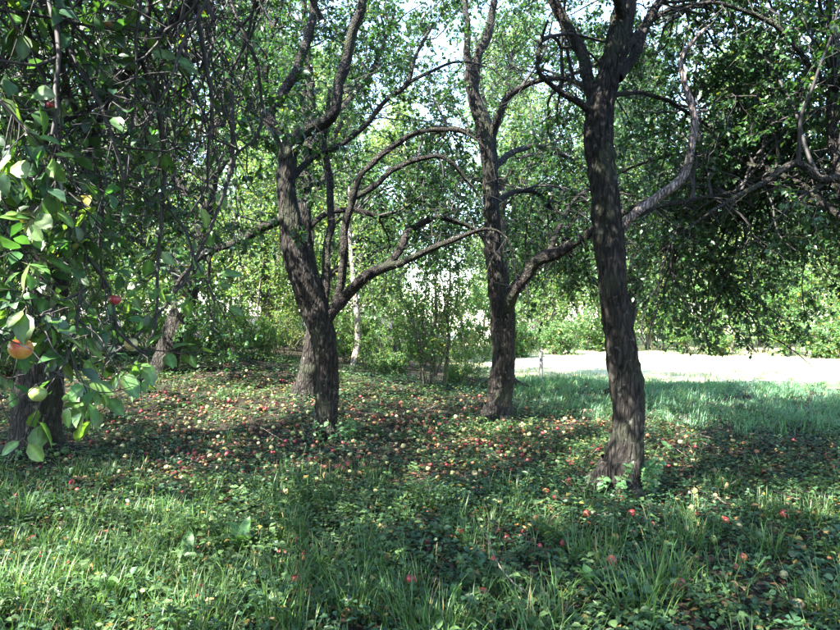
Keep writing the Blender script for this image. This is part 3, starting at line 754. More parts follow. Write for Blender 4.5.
for bi, (spec, nl) in enumerate(zip(near_specs, near_leaf_n)):
    lp = limb_points(spec)
    lp[:, 3] *= 0.8
    g = Geo()
    q = bark_tube(g, lp, 8, 0.12, 0.001, 0, seed=bi * 2.1, wob=0.02)
    K = catmull(q, 30)[None, :, :3]
    p, dd, idx, t = spawn(K, 9, 0.15, 0.98, 0.6, 0.8, -0.1, r7)
    W = grow(p, dd, r7.uniform(0.1, 0.34, len(p)), 6, 0.22, 0.05, r7)
    g.add(*_tq(tube_batch(W, np.linspace(1, .45, 7)[None] * np.full((len(W), 1), .0032), 5)))
    bo = g.obj("branch", M["limb_bark"] if bi in (0, 1) else M["twig"], oH)
    p, dd, idx, t = spawn(K, 26, 0.1, 1.0, 0.5, 0.9, -0.15, r7)
    W3 = grow(p, dd, r7.uniform(0.08, 0.4, len(p)), 5, 0.24, 0.05, r7)
    W3 = W3[hang_near(W3[:, -1])]
    gt = Geo(); gt.add(*_tq(tube_batch(W3, np.linspace(1, .5, 6)[None] * np.full((len(W3), 1), .0024), 4)))
    tag(gt.obj("twigs", M["twig"], oH), kind="stuff")
    p, dd, idx, t = spawn(W3, 4, 0.2, 1.0, 0.4, 0.9, -0.35, r7)
    kk = clear_of_apples(p) & (r7.random(len(p)) < .8); p, dd = p[kk], dd[kk]
    n = len(p); Ls = r7.uniform(.05, .085, n); gl = Geo()
    leaves(gl, TP8, p, dd, unit(np.array([0, -.25, 1.0]) + r7.normal(0, .5, (n, 3))), Ls, Ls * .62, tints(n, LEAF_G, .25, .02, r7))
    tag(gl.obj("foliage", M["leaf"], oH), kind="stuff")
    tw2 = catmull(q, 7)[None, :, :3]
    src = np.concatenate([W, W, W, np.repeat(tw2, 4, 0)])
    p, dd, idx, t = spawn(src, max(1, nl // len(src) + 2), 0.25, 1.0, 0.4, 0.9, -0.45, r7)
    kk = clear_of_apples(p); p, dd = p[kk], dd[kk]
    sel = r7.permutation(len(p))[:nl]
    for a in sel:
        nn = Vector((r7.normal(0, .5), -0.35 + r7.normal(0, .5), 1.0)).normalized()
        u = Vector(dd[a]).normalized(); s = nn.cross(u).normalized(); w = u.cross(s)
        sc = r7.uniform(.055, .10)
        lo = link("leaf", BIG[r7.integers(8)], bo)
        m = Matrix((u, s, w)).transposed().to_4x4() @ Matrix.Scale(sc, 4)
        m.translation = Vector(p[a])
        lo.matrix_world = m

# two bright leaves that catch the sun by the apples
# ------------------------------------------------------------------ apples
def apple_profile(seg, rings, seed=0, squash=0.92):
    r = np.random.default_rng(seed)
    th = np.linspace(0, math.pi, rings)
    V = []
    lob = r.uniform(0, 6.28)
    for i, t in enumerate(th):
        rad = math.sin(t) * (1 + 0.10 * math.cos(t))
        z = math.cos(t) * squash
        if t < 0.75: z -= 0.30 * (1 - t / 0.75) ** 1.6
        if t > 2.6: z += 0.16 * ((t - 2.6) / (math.pi - 2.6)) ** 1.5
        for j in range(seg):
            p = 2 * math.pi * j / seg
            k = 1 + 0.025 * math.cos(5 * p + lob) * (t / math.pi) + 0.03 * math.cos(p + lob)
            V.append((rad * k * math.cos(p), rad * k * math.sin(p), z))
    Q = []
    for i in range(rings - 1):
        for j in range(seg):
            j2 = (j + 1) % seg
            Q.append((i * seg + j, (i + 1) * seg + j, (i + 1) * seg + j2, i * seg + j2))
    return np.array(V), Q

def stem_geo(top, h, rr=0.05, lean=0.2):
    P = np.array([[0, 0, top], [lean * .3, 0, top + h * .5], [lean, 0.05, top + h]])
    v, q = tube_batch(P[None], np.array([[rr * .8, rr * .8, rr]]), 5)
    return Geo().add(v, None, q)

def hanging_apple(px, py, d, rad, mat, label, rot, stem_to):
    c = at(px, py, d)
    o = empty("apple", c.tolist())
    tag(o, label, "apple", "apples still hanging on the near branches")
    V, Q = apple_profile(28, 18, int(px))
    b = Geo().add(V * rad, None, Q).obj("fruit", mat, o)
    b.rotation_euler = rot
    e = np.array(stem_to) - c
    P = np.array([[0, 0, rad * .55], e * .5 + [0, 0, rad * .45], e])
    v, q = tube_batch(catmull(P, 8)[None], np.full((1, 8), .0016), 6)
    Geo().add(v, None, q).obj("stem", M["green_twig"], o)
    cv = []
    g = Geo()
    for k in range(5):
        a = k * 1.2566
        P0 = np.array([[math.cos(a) * .05, math.sin(a) * .05, -.74], [math.cos(a) * .16, math.sin(a) * .16, -.90], [math.cos(a) * .12, math.sin(a) * .12, -.98]]) * rad
        v, q = tube_batch(P0[None], np.array([[.05, .045, .01]]) * rad, 4)
        g.add(v, None, q)
    cx = g.obj("calyx", M["twig"], o); cx.rotation_euler = rot
    return o
hanging_apple(21, 349, 2.1, .0355, M["apple_hang"], "large red and yellow sunlit apple hanging beside the thick dark trunk", (.15, -.25, 1.9), at(14, 334, 2.1))
hanging_apple(38, 394, 2.15, .0265, M["apple_green"], "small green apple hanging in front of the thick dark trunk", (.1, .2, .4), at(36, 384, 2.15))
hanging_apple(115, 300, 2.6, .022, M["apple_red"], "small red apple hanging among twigs above the yellow hanging apple", (.2, .1, 2.0), at(112, 288, 2.6))
hanging_apple(131, 344, 2.65, .026, M["apple_yellow"], "yellow apple hanging among dark twigs below the small red one", (.1, -.2, 1.0), at(128, 330, 2.65))
hanging_apple(108, 24, 2.72, .015, M["apple_blush"], "small pinkish apple hanging high among the topmost leaves", (.3, .2, 2.5), at(106, 12, 2.72))
hanging_apple(50, 105, 2.5, .013, M["apple_red"], "small red apple hanging under the thick slanting branch", (.3, -.2, 2.5), at(48, 94, 2.5))

# fallen apples ------------------------------------------------
r9 = np.random.default_rng(909)
def fallen_mesh(i, mat):
    V, Q = apple_profile(14, 9, 50 + i)
    return Geo().add(V, None, Q).mesh("fallen_apple", mat)
STEM = stem_geo(.6, .55).mesh("stem", M["twig"])
KINDS = [("red", "apple_red"), ("blush", "apple_blush"), ("yellow", "apple_yellow"), ("green", "apple_green"), ("brown", "apple_brown")]
FM = {k: [fallen_mesh(i * 3 + j, M[m]) for j in range(3)] for i, (k, m) in enumerate(KINDS)}
LOOK = {"red": "red fallen apple", "blush": "orange-red blushed fallen apple", "yellow": "pale yellow fallen apple", "green": "yellowish green fallen apple", "brown": "brown rotting fallen apple"}
def zone(x, y):
    if y < 5.6: return "lying in the grass and leaves nearest the camera", "fallen apples in the near grass"
    if x > 1.0 + 0.08 * y: return "lying in ground leaves around the rough-barked trunk", "fallen apples around the rough-barked trunk"
    if y < 8.6: return "on open ground this side of the forked tree", "fallen apples this side of the forked tree"
    return "on the shaded ground beyond the forked tree's foot", "fallen apples beyond the forked tree"
def ground_from_px(px, py):
    d = 6.0
    for _ in range(30):
        x = (px - CX) / F_PX * d
        d = d * 0.5 + 0.5 * (CAM_H - float(ground_z(x, d)) - 0.06) / max((py - CY) / F_PX, 0.02)
    return (px - CX) / F_PX * d, d
def put_apple(x, y, kind, rad, lift, label=None):
    lb, grp = zone(x, y)
    o = link("fallen_apple", FM[kind][r9.integers(3)])
    o.location = (x, y, float(ground_z(x, y)) + rad * .8 + lift)
    o.scale = (rad * r9.uniform(.94, 1.06), rad * r9.uniform(.94, 1.06), rad * r9.uniform(.9, 1.02))
    o.rotation_euler = (r9.uniform(-1.7, 1.7), r9.uniform(-1.7, 1.7), r9.uniform(0, 6.28))
    tag(o, label or (LOOK[kind] + " " + lb), "apple", grp)
    if y < 7 and kind != "brown":
        s = link("stem", STEM, o)
    return o
special = [(612, 562, "red", .038, "round deep red apple on the grass nearer than the rough-barked trunk"),
           (680, 585, "red", .036, "bright red apple half sunk in grass beside the long grass tuft"),
           (784, 514, "red", .034, "lone bright red sunlit apple far from the trunks in dappled grass"),
           (67, 567, "red", .034, "lone red apple nearest the corner below the thick dark trunk"),
           (93, 569, "blush", .034, "orange-red apple beside a red one below the thick dark trunk"),
           (411, 580, "red", .033, "single crimson apple in grass at the middle of the bottom edge"),
           (326, 476, "yellow", .037, "pale sunlit apple in a small cluster below the forked trunk"),
           (338, 478, "yellow", .035, "yellow apple touching its pale neighbour below the forked trunk"),
           (798, 606, "yellow", .037, "yellow-orange apple in the dappled grass near the bottom corner"),
           (586, 514, "blush", .034, "blushed apple at the foot of the rough-barked trunk"),
           (632, 513, "red", .03, "red apple resting close against the rough-barked trunk's foot")]
cand = []
occupied = []
for px, py, k, rad, lab in special:
    x, y = ground_from_px(px, py); occupied.append((x, y))
    put_apple(x, y, k, rad, .035, lab)
pk = [.26, .22, .26, .12, .14]
def density(x, y):
    belt = math.exp(-((y - 8.7) / 2.4) ** 2) * (1 - float(sstep(1.8, 3.4, x))) * float(sstep(-5.2, -3.4, x))
    near = 0.10 if y < 6 else 0.06
    return min(1, belt * (0.35 + 0.9 * max(0, bump2(x * 1.4 + 2, y * 1.3) + .1)) + near * (1 - float(sstep(9, 11.5, y))))
pts = []
tries = 0
while len(pts) < 1200 and tries < 90000:
    tries += 1
    y = r9.uniform(3.5, 13); x = r9.uniform(-0.66 * y, 0.64 * y)
    if x > 2.8 and y > 9: continue
    if r9.random() > density(x, y): continue
    if any((x - a) ** 2 + (y - b) ** 2 < .06 ** 2 for a, b in pts): continue
    if any((x - a) ** 2 + (y - b) ** 2 < (.32 if b < 6 else .08) ** 2 for a, b in occupied): continue
    if any((x - q[0]) ** 2 + (y - q[1]) ** 2 < .3 ** 2 for q in (trA[0], trC[0], trD[0], trE[0], trF[0], trB[0])): continue
    pts.append((x, y))
pts.sort(key=lambda q: q[1])
rest = Geo()
RV, RQ = apple_profile(7, 5, 5)
cols = {"red": (.24, .035, .04), "blush": (.26, .10, .05), "yellow": (.36, .31, .14), "green": (.17, .21, .07), "brown": (.16, .08, .04)}
for i, (x, y) in enumerate(pts):
    kind = KINDS[r9.choice(5, p=pk)][0]
    rad = r9.uniform(.018, .034)
    if i < 289:
        put_apple(x, y, kind, rad, r9.uniform(-.004, .034))
    else:
        a = r9.uniform(0, 6.28); b2 = r9.uniform(-1.2, 1.2)
        Rm = np.array(Matrix.Rotation(a, 3, 'Z') @ Matrix.Rotation(b2, 3, 'X'))
        rest.add((RV * rad) @ Rm.T + [x, y, float(ground_z(x, y)) + rad * .7 + r9.uniform(.0, .04)], None, RQ,
                 np.tile(np.array(cols[kind]) * r9.uniform(.8, 1.2), (len(RV), 1)))
M["far_apple"] = leaf_mat("far_apple_skin", 0.0, 0.4, 0.4)
tag(rest.obj("fallen_apples", M["far_apple"]), "many small red and yellow windfall apples strewn beyond the forked tree", "apples", kind="stuff")

# ------------------------------------------------------------------ ground cover, grass, litter
r5 = np.random.default_rng(505)
def in_meadow(x, y):
    return sstep(8.3, 11.0, y + 0.7 * np.sin(x * 1.7) + 0.35 * (x - 4)) * sstep(1.2, 2.6, x)
def cover(n, ylo, yhi, tp, size, per):
    y = np.sqrt(r5.uniform(ylo ** 2, yhi ** 2, n)); x = r5.uniform(-1, 1, n) * (0.66 * y + 1.2)
    nz = bump2(x * 1.9, y * 1.9) * .6 + bump2(x * 4.3 + 2, y * 4.1) * .4
    bare = np.exp(-((y - 8.4) / 2.0) ** 2) * (1 - sstep(0.6, 2.2, x))           # trodden, apple-strewn strip
    pr = np.clip(0.75 + 0.6 * nz - 0.30 * bare, 0.08, 1) * (1 - 0.9 * in_meadow(x, y))
    k = r5.random(n) < pr; x, y = x[k], y[k]; n = len(x)
    z = ground_z(x, y)
    hgt = r5.uniform(.03, .13, n) * (0.8 + 0.5 * np.clip(bump2(x, y) + .4, 0, 1))
    i = np.repeat(np.arange(n), per)
    a = r5.uniform(0, 6.28, n)[i] + np.tile(np.arange(per), n) * 2.4 + r5.normal(0, .3, n * per)
    rr = r5.uniform(0.0, .05, n * per)
    D = np.stack([np.cos(a), np.sin(a), r5.normal(0.05, .25, n * per)], 1)
    P = np.stack([x[i], y[i], z[i] + hgt[i] * r5.uniform(.45, 1.05, n * per)], 1) + D * rr[:, None]
    N = unit(np.array([0, 0, 1.0]) + r5.normal(0, .32, (n * per, 3)))
    sp = r5.uniform(.7, 1.3, n)
    kindp = bump2(x * .8 + 5, y * .9) + r5.normal(0, .45, n)                 # species grow in patches
    sz = np.where(kindp > .45, 1.12, np.where(kindp < -.35, .62, 1.0)); wf = np.where(kindp > .45, .62, np.where(kindp < -.35, 1.15, .78)); wf = np.where(r5.random(n) < .16, .34, wf)
    P[:, 2] += (np.where(kindp > .45, .05, 0.0) * r5.uniform(.2, 1, n))[i]
    Ls = size * sp[i] * sz[i] * r5.uniform(.7, 1.2, n * per)
    base = np.where((kindp > .2)[:, None], np.array([[.050, .092, .030]]), np.array([[.027, .066, .030]]))[i]
    C = np.clip(base * (1 + r5.normal(0, .22, (n * per, 1))), .01, .5)
    yl = r5.random(n * per) < .012; C[yl] = (.22, .17, .04)
    g = Geo()
    leaves(g, tp, P, D, N, Ls, Ls * wf[i] * r5.uniform(.8, 1.1, n * per), C)
    return g
tag(cover(3800, 2.2, 4.4, TP8, .046, 7).obj("ground_cover", M["cover_leaf"]), "low leafy ground cover at the picture's bottom edge", "ground cover", kind="stuff")
tag(cover(6000, 4.4, 6.4, TP4, .047, 7).obj("ground_cover", M["cover_leaf"]), "low leafy ground cover between the grass tufts nearest the camera", "ground cover", kind="stuff")
tag(cover(9000, 6.4, 9.6, TP4, .044, 6).obj("ground_cover", M["cover_leaf"]), "low dark green ground cover among the windfalls under the forked tree", "ground cover", kind="stuff")
tag(cover(12500, 9.6, 15.0, TP2, .05, 6).obj("ground_cover", M["cover_leaf"]), "low dark green ground cover under the apple trees", "ground cover", kind="stuff")

def blades(P, az, L, lean, w, C, seg=4):
    """curved tapering blades"""
    n = len(P)
    s = np.linspace(0, 1, seg + 1)
    H = np.stack([np.cos(az), np.sin(az), 0 * az], 1)
    S = np.stack([-np.sin(az), np.cos(az), 0 * az], 1)
    ang = lean[:, None] * s[None] ** 1.0 * 1.0
    dx = np.sin(ang); dz = np.cos(ang)
    cx = np.concatenate([np.zeros((n, 1)), np.cumsum((dx[:, 1:] + dx[:, :-1]) / 2, 1)], 1) / seg
    cz = np.concatenate([np.zeros((n, 1)), np.cumsum((dz[:, 1:] + dz[:, :-1]) / 2, 1)], 1) / seg
    ctr = P[:, None] + (cx * L[:, None])[..., None] * H[:, None] + (cz * L[:, None])[..., None] * np.array([0, 0, 1.0])
    wd = (1 - s[:-1] ** 1.6)[None] * w[:, None]
    Lf = ctr[:, :-1] - wd[..., None] * S[:, None]; Rt = ctr[:, :-1] + wd[..., None] * S[:, None]
    V = np.concatenate([np.stack([Lf, Rt], 2).reshape(n, -1, 3), ctr[:, -1:]], 1)
    k = 2 * seg + 1
    q = np.array([[2 * a, 2 * a + 1, 2 * a + 3, 2 * a + 2] for a in range(seg - 1)])
    t = np.array([[2 * seg - 2, 2 * seg - 1, 2 * seg]])
    off = (np.arange(n) * k)[:, None, None]
    return V.reshape(-1, 3), (t[None] + off).reshape(-1, 3), (q[None] + off).reshape(-1, 4), np.repeat(C, k, 0)

def tufts(cx, cy, nb, L0, spread, Cbase, seg=4, wid=.0032, leanr=(.5, 1.9), waz=None):
    n = len(cx)
    i = np.repeat(np.arange(n), nb); m = len(i)
    rad = r5.normal(0, 1, (m, 2)) * spread[i][:, None]
    x = cx[i] + rad[:, 0]; y = cy[i] + rad[:, 1]
    P = np.stack([x, y, ground_z(x, y) - .01], 1)
    az = np.arctan2(rad[:, 1], rad[:, 0]) + r5.normal(0, .7, m)
    if waz is not None: az = waz[i] + r5.normal(0, .75, m)
    L = L0[i] * r5.uniform(.5, 1.2, m)
    lean = r5.uniform(*leanr, m)
    C = np.clip(np.array(Cbase)[None] * (1 + r5.normal(0, .2, (m, 1))) * (1 + r5.normal(0, .06, (m, 3))), .01, .6)
    dry = r5.random(m) < .05; C[dry] = np.array([.28, .23, .11]) * r5.uniform(.7, 1.1, (dry.sum(), 1))
    return blades(P, az, L, lean, wid * r5.uniform(.7, 1.5, m), C, seg)

g = Geo()
# tufts of long grass close to the camera; traced spots first
spots = [(130, 545, .34, 70), (290, 520, .30, 60), (20, 500, .32, 70), (470, 520, .24, 40), (640, 590, .36, 80), (540, 610, .36, 60), (830, 590, .36, 70), (280, 600, .36, 80),
         (200, 610, .34, 70), (90, 600, .34, 60), (350, 590, .28, 50), (390, 545, .25, 40), (320, 550, .3, 60), (700, 510, .22, 30), (770, 530, .24, 30), (760, 490, .2, 26), (510, 500, .2, 26),
         (660, 560, .3, 46), (170, 520, .26, 46), (230, 570, .32, 60), (60, 540, .3, 50), (420, 610, .3, 50), (600, 540, .24, 30), (10, 580, .34, 60), (140, 470, .2, 26), (820, 500, .24, 30)]
xy = np.array([ground_from_px(a, b + 14) for a, b, _, _ in spots])
g.add(*tufts(xy[:, 0], xy[:, 1], 85, np.array([s[2] for s in spots]) * .95, np.full(len(spots), .085), (.085, .160, .045)))
n = 1500
y = r5.uniform(2.4, 6.9, n); x = r5.uniform(-1, 1, n) * (.66 * y + .6)
k = r5.random(n) < np.clip(.25 + .5 * bump2(x * 1.5 + 4, y * 1.5) + .45 * sstep(1, -1.5, x) - .5 * sstep(5.2, 6.6, y), .05, 1)
x, y = x[k], y[k]
g.add(*tufts(x, y, 26, r5.uniform(.12, .32, len(x)), r5.uniform(.03, .10, len(x)), (.070, .140, .042)))
n = 2600                                        # sparse blades through the leafy floor
y = np.sqrt(r5.uniform(5.5 ** 2, 12 ** 2, n)); x = r5.uniform(-1, 1, n) * (.66 * y + .6)
k = r5.random(n) < np.clip(.15 + .5 * bump2(x + 1, y * 1.2), .02, 1); x, y = x[k], y[k]
g.add(*tufts(x, y, 9, r5.uniform(.08, .2, len(x)), r5.uniform(.02, .08, len(x)), (.06, .14, .042), 3))
tag(g.obj("grass", M["grass"]), "long green grass tufts on the shaded orchard floor", "grass", kind="stuff")

g = Geo()
n = 3600                                        # tall tussocky grass at the orchard's edge
y = r5.uniform(8.8, 17.5, n); x = r5.uniform(1.0, 15, n)
k = (r5.random(n) < in_meadow(x, y)) & (x < .70 * y + 1.5) & (y < 18.8 - .5 * x + .7 * bump2(x * .9, y * .7)); x, y = x[k], y[k]
hm = .26 + .12 * bump2(x * 1.1, y * 1.4)
hm = .30 + .10 * bump2(x * 1.1, y * 1.4) + .12 * bump2(x * 2.7 + 3, y * 3.3)
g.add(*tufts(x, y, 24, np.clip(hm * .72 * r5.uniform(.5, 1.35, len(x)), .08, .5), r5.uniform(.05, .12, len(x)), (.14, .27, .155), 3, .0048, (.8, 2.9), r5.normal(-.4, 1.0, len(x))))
tag(g.obj("tall_grass", M["grass"]), "tussocky tall grass strip between orchard and bright field", "grass", kind="stuff")
g = Geo()
n = 3200
y = 17 + 22 * r5.random(n) ** 1.5; x = r5.uniform(-.05, .75, n) * y + 1.5
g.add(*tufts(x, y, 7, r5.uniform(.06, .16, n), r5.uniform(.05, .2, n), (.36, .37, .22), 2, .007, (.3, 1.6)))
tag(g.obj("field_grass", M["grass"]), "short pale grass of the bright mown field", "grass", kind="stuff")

g = Geo()                                        # fallen leaves
n = 22000
y = np.sqrt(r5.uniform(3 ** 2, 13 ** 2, n)); x = r5.uniform(-1, 1, n) * (.66 * y + .6)
k = r5.random(n) > .8 * in_meadow(x, y); x, y = x[k], y[k]; n = len(x)
a = r5.uniform(0, 6.28, n)
P = np.stack([x, y, ground_z(x, y) + r5.uniform(.008, .05, n)], 1)
pal = np.array([(.20, .11, .05), (.12, .075, .045), (.30, .19, .06), (.24, .17, .11), (.16, .06, .04)])
Ls = r5.uniform(.03, .07, n)
leaves(g, TP2, P, np.stack([np.cos(a), np.sin(a), r5.normal(0, .2, n)], 1), unit(np.array([0, 0, 1.0]) + r5.normal(0, .35, (n, 3))), Ls, Ls * .6,
       pal[r5.integers(0, 5, n)] * r5.uniform(.35, 1.0, (n, 1)))
tag(g.obj("leaf_litter", M["litter"]), "dry brown fallen leaves scattered over the orchard floor", "leaves", kind="stuff")

n = 420                                          # fallen sticks
y = np.sqrt(r5.uniform(2.6 ** 2, 12 ** 2, n)); x = r5.uniform(-1, 1, n) * (.66 * y + .6); a = r5.uniform(0, 6.28, n)
P0 = np.stack([x, y, ground_z(x, y) + r5.uniform(.02, .07, n)], 1)
W = grow(P0, np.stack([np.cos(a), np.sin(a), r5.normal(0, .12, n)], 1), r5.uniform(.1, .55, n), 4, .16, 0.0, r5)
g = Geo(); g.add(*_tq(tube_batch(W, np.linspace(1, .5, 5)[None] * r5.uniform(.0025, .006, (n, 1)), 4)))
tag(g.obj("fallen_twigs", M["dead"]), "thin dry sticks lying scattered over the orchard floor", "twigs", kind="stuff")

# broad-leaved dock plants standing out of the grass
def dock_leaf_mesh(i):
    us = np.array([0, .12, .3, .5, .7, .88, 1.0]); wd = np.array([.03, .05, .13, .17, .15, .08, 0])
    V, Q = [], []
    for k, (u, w) in enumerate(zip(us, wd)):
        for s in (-1, -.5, 0, .5, 1):
            V.append((.35 * u ** 2 + .05 * u * i, s * w, u * (1 - .28 * u) + .25 * abs(s) * w + .012 * math.sin(u * 14 + s * 2)))
    for k in range(6):
        for s in range(4):
            a = k * 5 + s; Q.append((a, a + 5, a + 6, a + 1))
    return Geo().add(np.array(V), None, Q, np.tile((.085, .19, .055), (35, 1))).mesh("leaf", M["grass"])
DOCK = [dock_leaf_mesh(i) for i in range(3)]
docks = [(243, 548, .30, 5, "upright broad-leaved dock plant in the sunlit grass patch"), (112, 596, .26, 4, "broad-leaved dock plant beside the lone red apple's grass"),
         (186, 555, .22, 4, "small broad-leaved dock among grass below the thick dark trunk"), (590, 585, .22, 4, "broad-leaved dock plant nearer than the rough-barked trunk"),
         (455, 600, .2, 4, "low broad-leaved dock in the ground cover near the bottom edge")]
for px, py, h, nl, lab in docks:
    x, y = ground_from_px(px, py)
    o = empty("dock_plant", (x, y, float(ground_z(x, y))))
    tag(o, lab, "plant", "dock plants in the grass")
    for k in range(nl):
        lo = link("leaf", DOCK[k % 3], o)
        lo.rotation_euler = (0, r5.uniform(-.25, .3), k * 6.28 / nl + r5.uniform(-.5, .5)); s = h * r5.uniform(.75, 1.15); lo.scale = (s, s, s)

# leafy plants clinging to the trunk feet
def foot_plant(base, r0, h, nst, label, seed, size=.06):
    r = np.random.default_rng(seed)
    o = empty("climbing_plant", (float(base[0]), float(base[1]), float(base[2]))); tag(o, label, "plant", "young climbers at the trunk feet")
    a = r.uniform(math.pi, 2 * math.pi, nst)
    P0 = np.stack([np.cos(a) * r0, np.sin(a) * r0, np.full(nst, .0)], 1)
    W = grow(P0, np.stack([np.cos(a) * .25, np.sin(a) * .25, np.ones(nst)], 1), r.uniform(.4, 1, nst) * h, 8, .16, -0.02, r)
    Geo().add(*_tq(tube_batch(W, np.full(W.shape[:2], .003), 4))).obj("stems", M["green_twig"], o)
    p, dd, i, t = spawn(W, 16, .1, 1, .1, 1.0, -.1, r)
    dd[:, 1] -= .3; n = len(p); Ls = size * r.uniform(.6, 1.3, n)
    g = Geo(); leaves(g, TP8, p, dd, unit(np.array([0, -.8, .8]) + r.normal(0, .4, (n, 3))), Ls, Ls * .6, tints(n, (.055, .13, .045), .2, .0, r))
    tag(g.obj("foliage", M["cover_leaf"], o), kind="stuff")
foot_plant((trF[0, 0] + .03, trF[0, 1], 0), .24, .55, 11, "young climbing plant on the foot of the rough-barked trunk", 61)
foot_plant((trC[0, 0] + .1, trC[0, 1], .02), .24, .38, 10, "leafy climber around the foot of the forked tree", 62)
foot_plant((trA[0, 0], trA[0, 1] - .1, 0), .34, .22, 9, "low leafy plant at the foot of the thick dark trunk", 63)

# ------------------------------------------------------------------ woodland behind
def wood_proto(seed, H, trunk_r, nlimb, leafn, lsize, tint, spread=.38, mat="wood_trunk", low=.05, lsz=.13):
    r = np.random.default_rng(seed)
    o = empty("woodland_tree")
    k = 9
    P = np.zeros((k, 3)); P[:, 2] = np.linspace(-.15, H * .9, k); P[1:, :2] = np.cumsum(r.normal(0, .012 * H, (k - 1, 2)), 0)
    R = trunk_r * (1 - .85 * np.linspace(0, 1, k))
    g = Geo(); C = catmull(np.column_stack([P, R]), 26)
    g.add(*_tq(tube_batch(C[None, :, :3], C[None, :, 3] * (1 + .06 * r.normal(size=26)), 9)))
    g.obj("trunk", M[mat], o)
    p, dd, i, t = spawn(C[None, :, :3], nlimb, low, 1.0, .55, .9, .15, r)
    L = H * spread * (1.15 - t) * r.uniform(.55, 1.1, len(p))
    B = grow(p, dd, L, 8, .16, .0, r)
    br = np.linspace(1, .2, 9)[None] * (trunk_r * .28 * (.4 + .6 * L / L.max()))[:, None]
    p, dd, i, t = spawn(B, 8, .2, 1.0, .6, .8, -.05, r)
    W = grow(p, dd, r.uniform(.05, .13, len(p)) * H, 5, .2, .03, r)
    g = Geo(); g.add(*_tq(tube_batch(B, br, 5))); g.add(*_tq(tube_batch(W, np.linspace(1, .3, 6)[None] * np.full((len(W), 1), .010 * H / 11), 3)))
    tag(g.obj("branches", M[mat], o), kind="stuff")
    p, dd, i, t = spawn(W, max(1, leafn // len(W)), .1, 1.0, .3, 1, -.2, r)
    p = p + r.normal(0, .018 * H, p.shape)
    n = len(p); Ls = lsz * r.uniform(.6, 1.3, n)
    g = Geo(); leaves(g, TP2, p, dd, unit(np.array([0, 0, 1.0]) + r.normal(0, .6, (n, 3))), Ls, Ls * .62, tints(n, tint, .25, .05, r))
    tag(g.obj("crown", M["forest_leaf"], o), kind="stuff")
    return o
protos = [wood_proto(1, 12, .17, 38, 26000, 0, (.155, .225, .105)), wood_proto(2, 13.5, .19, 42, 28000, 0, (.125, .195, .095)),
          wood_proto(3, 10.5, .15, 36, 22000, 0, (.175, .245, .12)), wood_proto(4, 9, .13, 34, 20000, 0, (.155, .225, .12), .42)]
rw = np.random.default_rng(4242)
spotsL = [(-19, 17), (-15.5, 21), (-14, 14.5), (-12, 25), (-11, 18.5), (-9, 22.5), (-7.4, 19.2), (-6, 27), (-5, 22), (-3.6, 25), (-2.6, 20.5), (-1, 29), (0.2, 23.5), (2.2, 27.5), (-17, 8), (-20, 12), (-12.5, 10.5)]
spotsR = [(4.5, 33), (7, 36), (9.5, 32), (12.3, 35.5), (15, 32.5), (17.6, 35), (20, 31), (22.5, 34), (25.5, 30), (2.2, 31.5), (6, 41), (11, 42), (16, 41), (21, 40), (25, 24), (24, 18), (27, 37), (29, 33)]
used = set()
def plant(i, x, y, s, label, group, pool=protos, ids=None):
    pi = i % len(pool)
    o = pool[pi] if id(pool[pi]) not in used else copy_tree(pool[pi])
    used.add(id(pool[pi]))
    o.location = (x, y, float(ground_z(x, y)) - .05)
    o.rotation_euler = (0, 0, rw.uniform(0, 6.28)); o.scale = (s, s, s * rw.uniform(.9, 1.1))
    tag(o, label, "tree", group)
    return o
GAPS = [(-9999, 20, "past the thick trunk"), (20, 175, "between thick and leaning trunks"), (175, 300, "between leaning and forked trunks"),
        (300, 500, "between the two middle apple trees"), (500, 9999, "past the rising-limb tree")]
ORD = ["first", "second", "third", "fourth", "fifth", "sixth", "seventh", "eighth", "ninth", "tenth", "eleventh", "twelfth", "thirteenth", "fourteenth", "fifteenth", "sixteenth", "seventeenth", "eighteenth", "nineteenth", "twentieth"]
gapn = {}
def gap_label(what, x, y):
    px = CX + x / y * F_PX
    for k, (a, b, t) in enumerate(GAPS):
        if a <= px < b:
            gapn[(what, k)] = gapn.get((what, k), -1) + 1
            return "%s %s, %s in depth, %s" % (what, "seen", ORD[gapn[(what, k)]], t)
open_view = lambda q: not (400 < CX + q[0] / q[1] * F_PX < 478)       # a gap onto the bright open land
spotsL = list(filter(open_view, spotsL)); spotsR = list(filter(open_view, spotsR))
spotsL.sort(key=lambda q: q[1])
for i, (x, y) in enumerate(spotsL):
    plant(i, x, y, rw.uniform(.8, 1.1), gap_label("light green woodland tree", x, y), "trees of the wood behind the orchard")
spotsR.sort(key=lambda q: q[0] / q[1])
for i, (x, y) in enumerate(spotsR):
    plant(i + 1, x, y, rw.uniform(1.05, 1.35), "pale sunlit tree across the bright field, %s counting from the wood outward" % ORD[i], "trees beyond the bright field")

deep = [(x + rw.uniform(-1.5, 1.5), y + rw.uniform(-2, 2)) for y in (37, 46) for x in range(-34, 2, 5)] + [(x + rw.uniform(-2, 2), y + rw.uniform(-2, 2)) for y in (49, 57) for x in range(2, 52, 5)]
for i, (x, y) in enumerate(filter(open_view, deep)):
    plant(i, x, y, rw.uniform(.95, 1.3), "green tree deep in the wood, glimpsed between nearer crowns", "trees deep in the far wood")
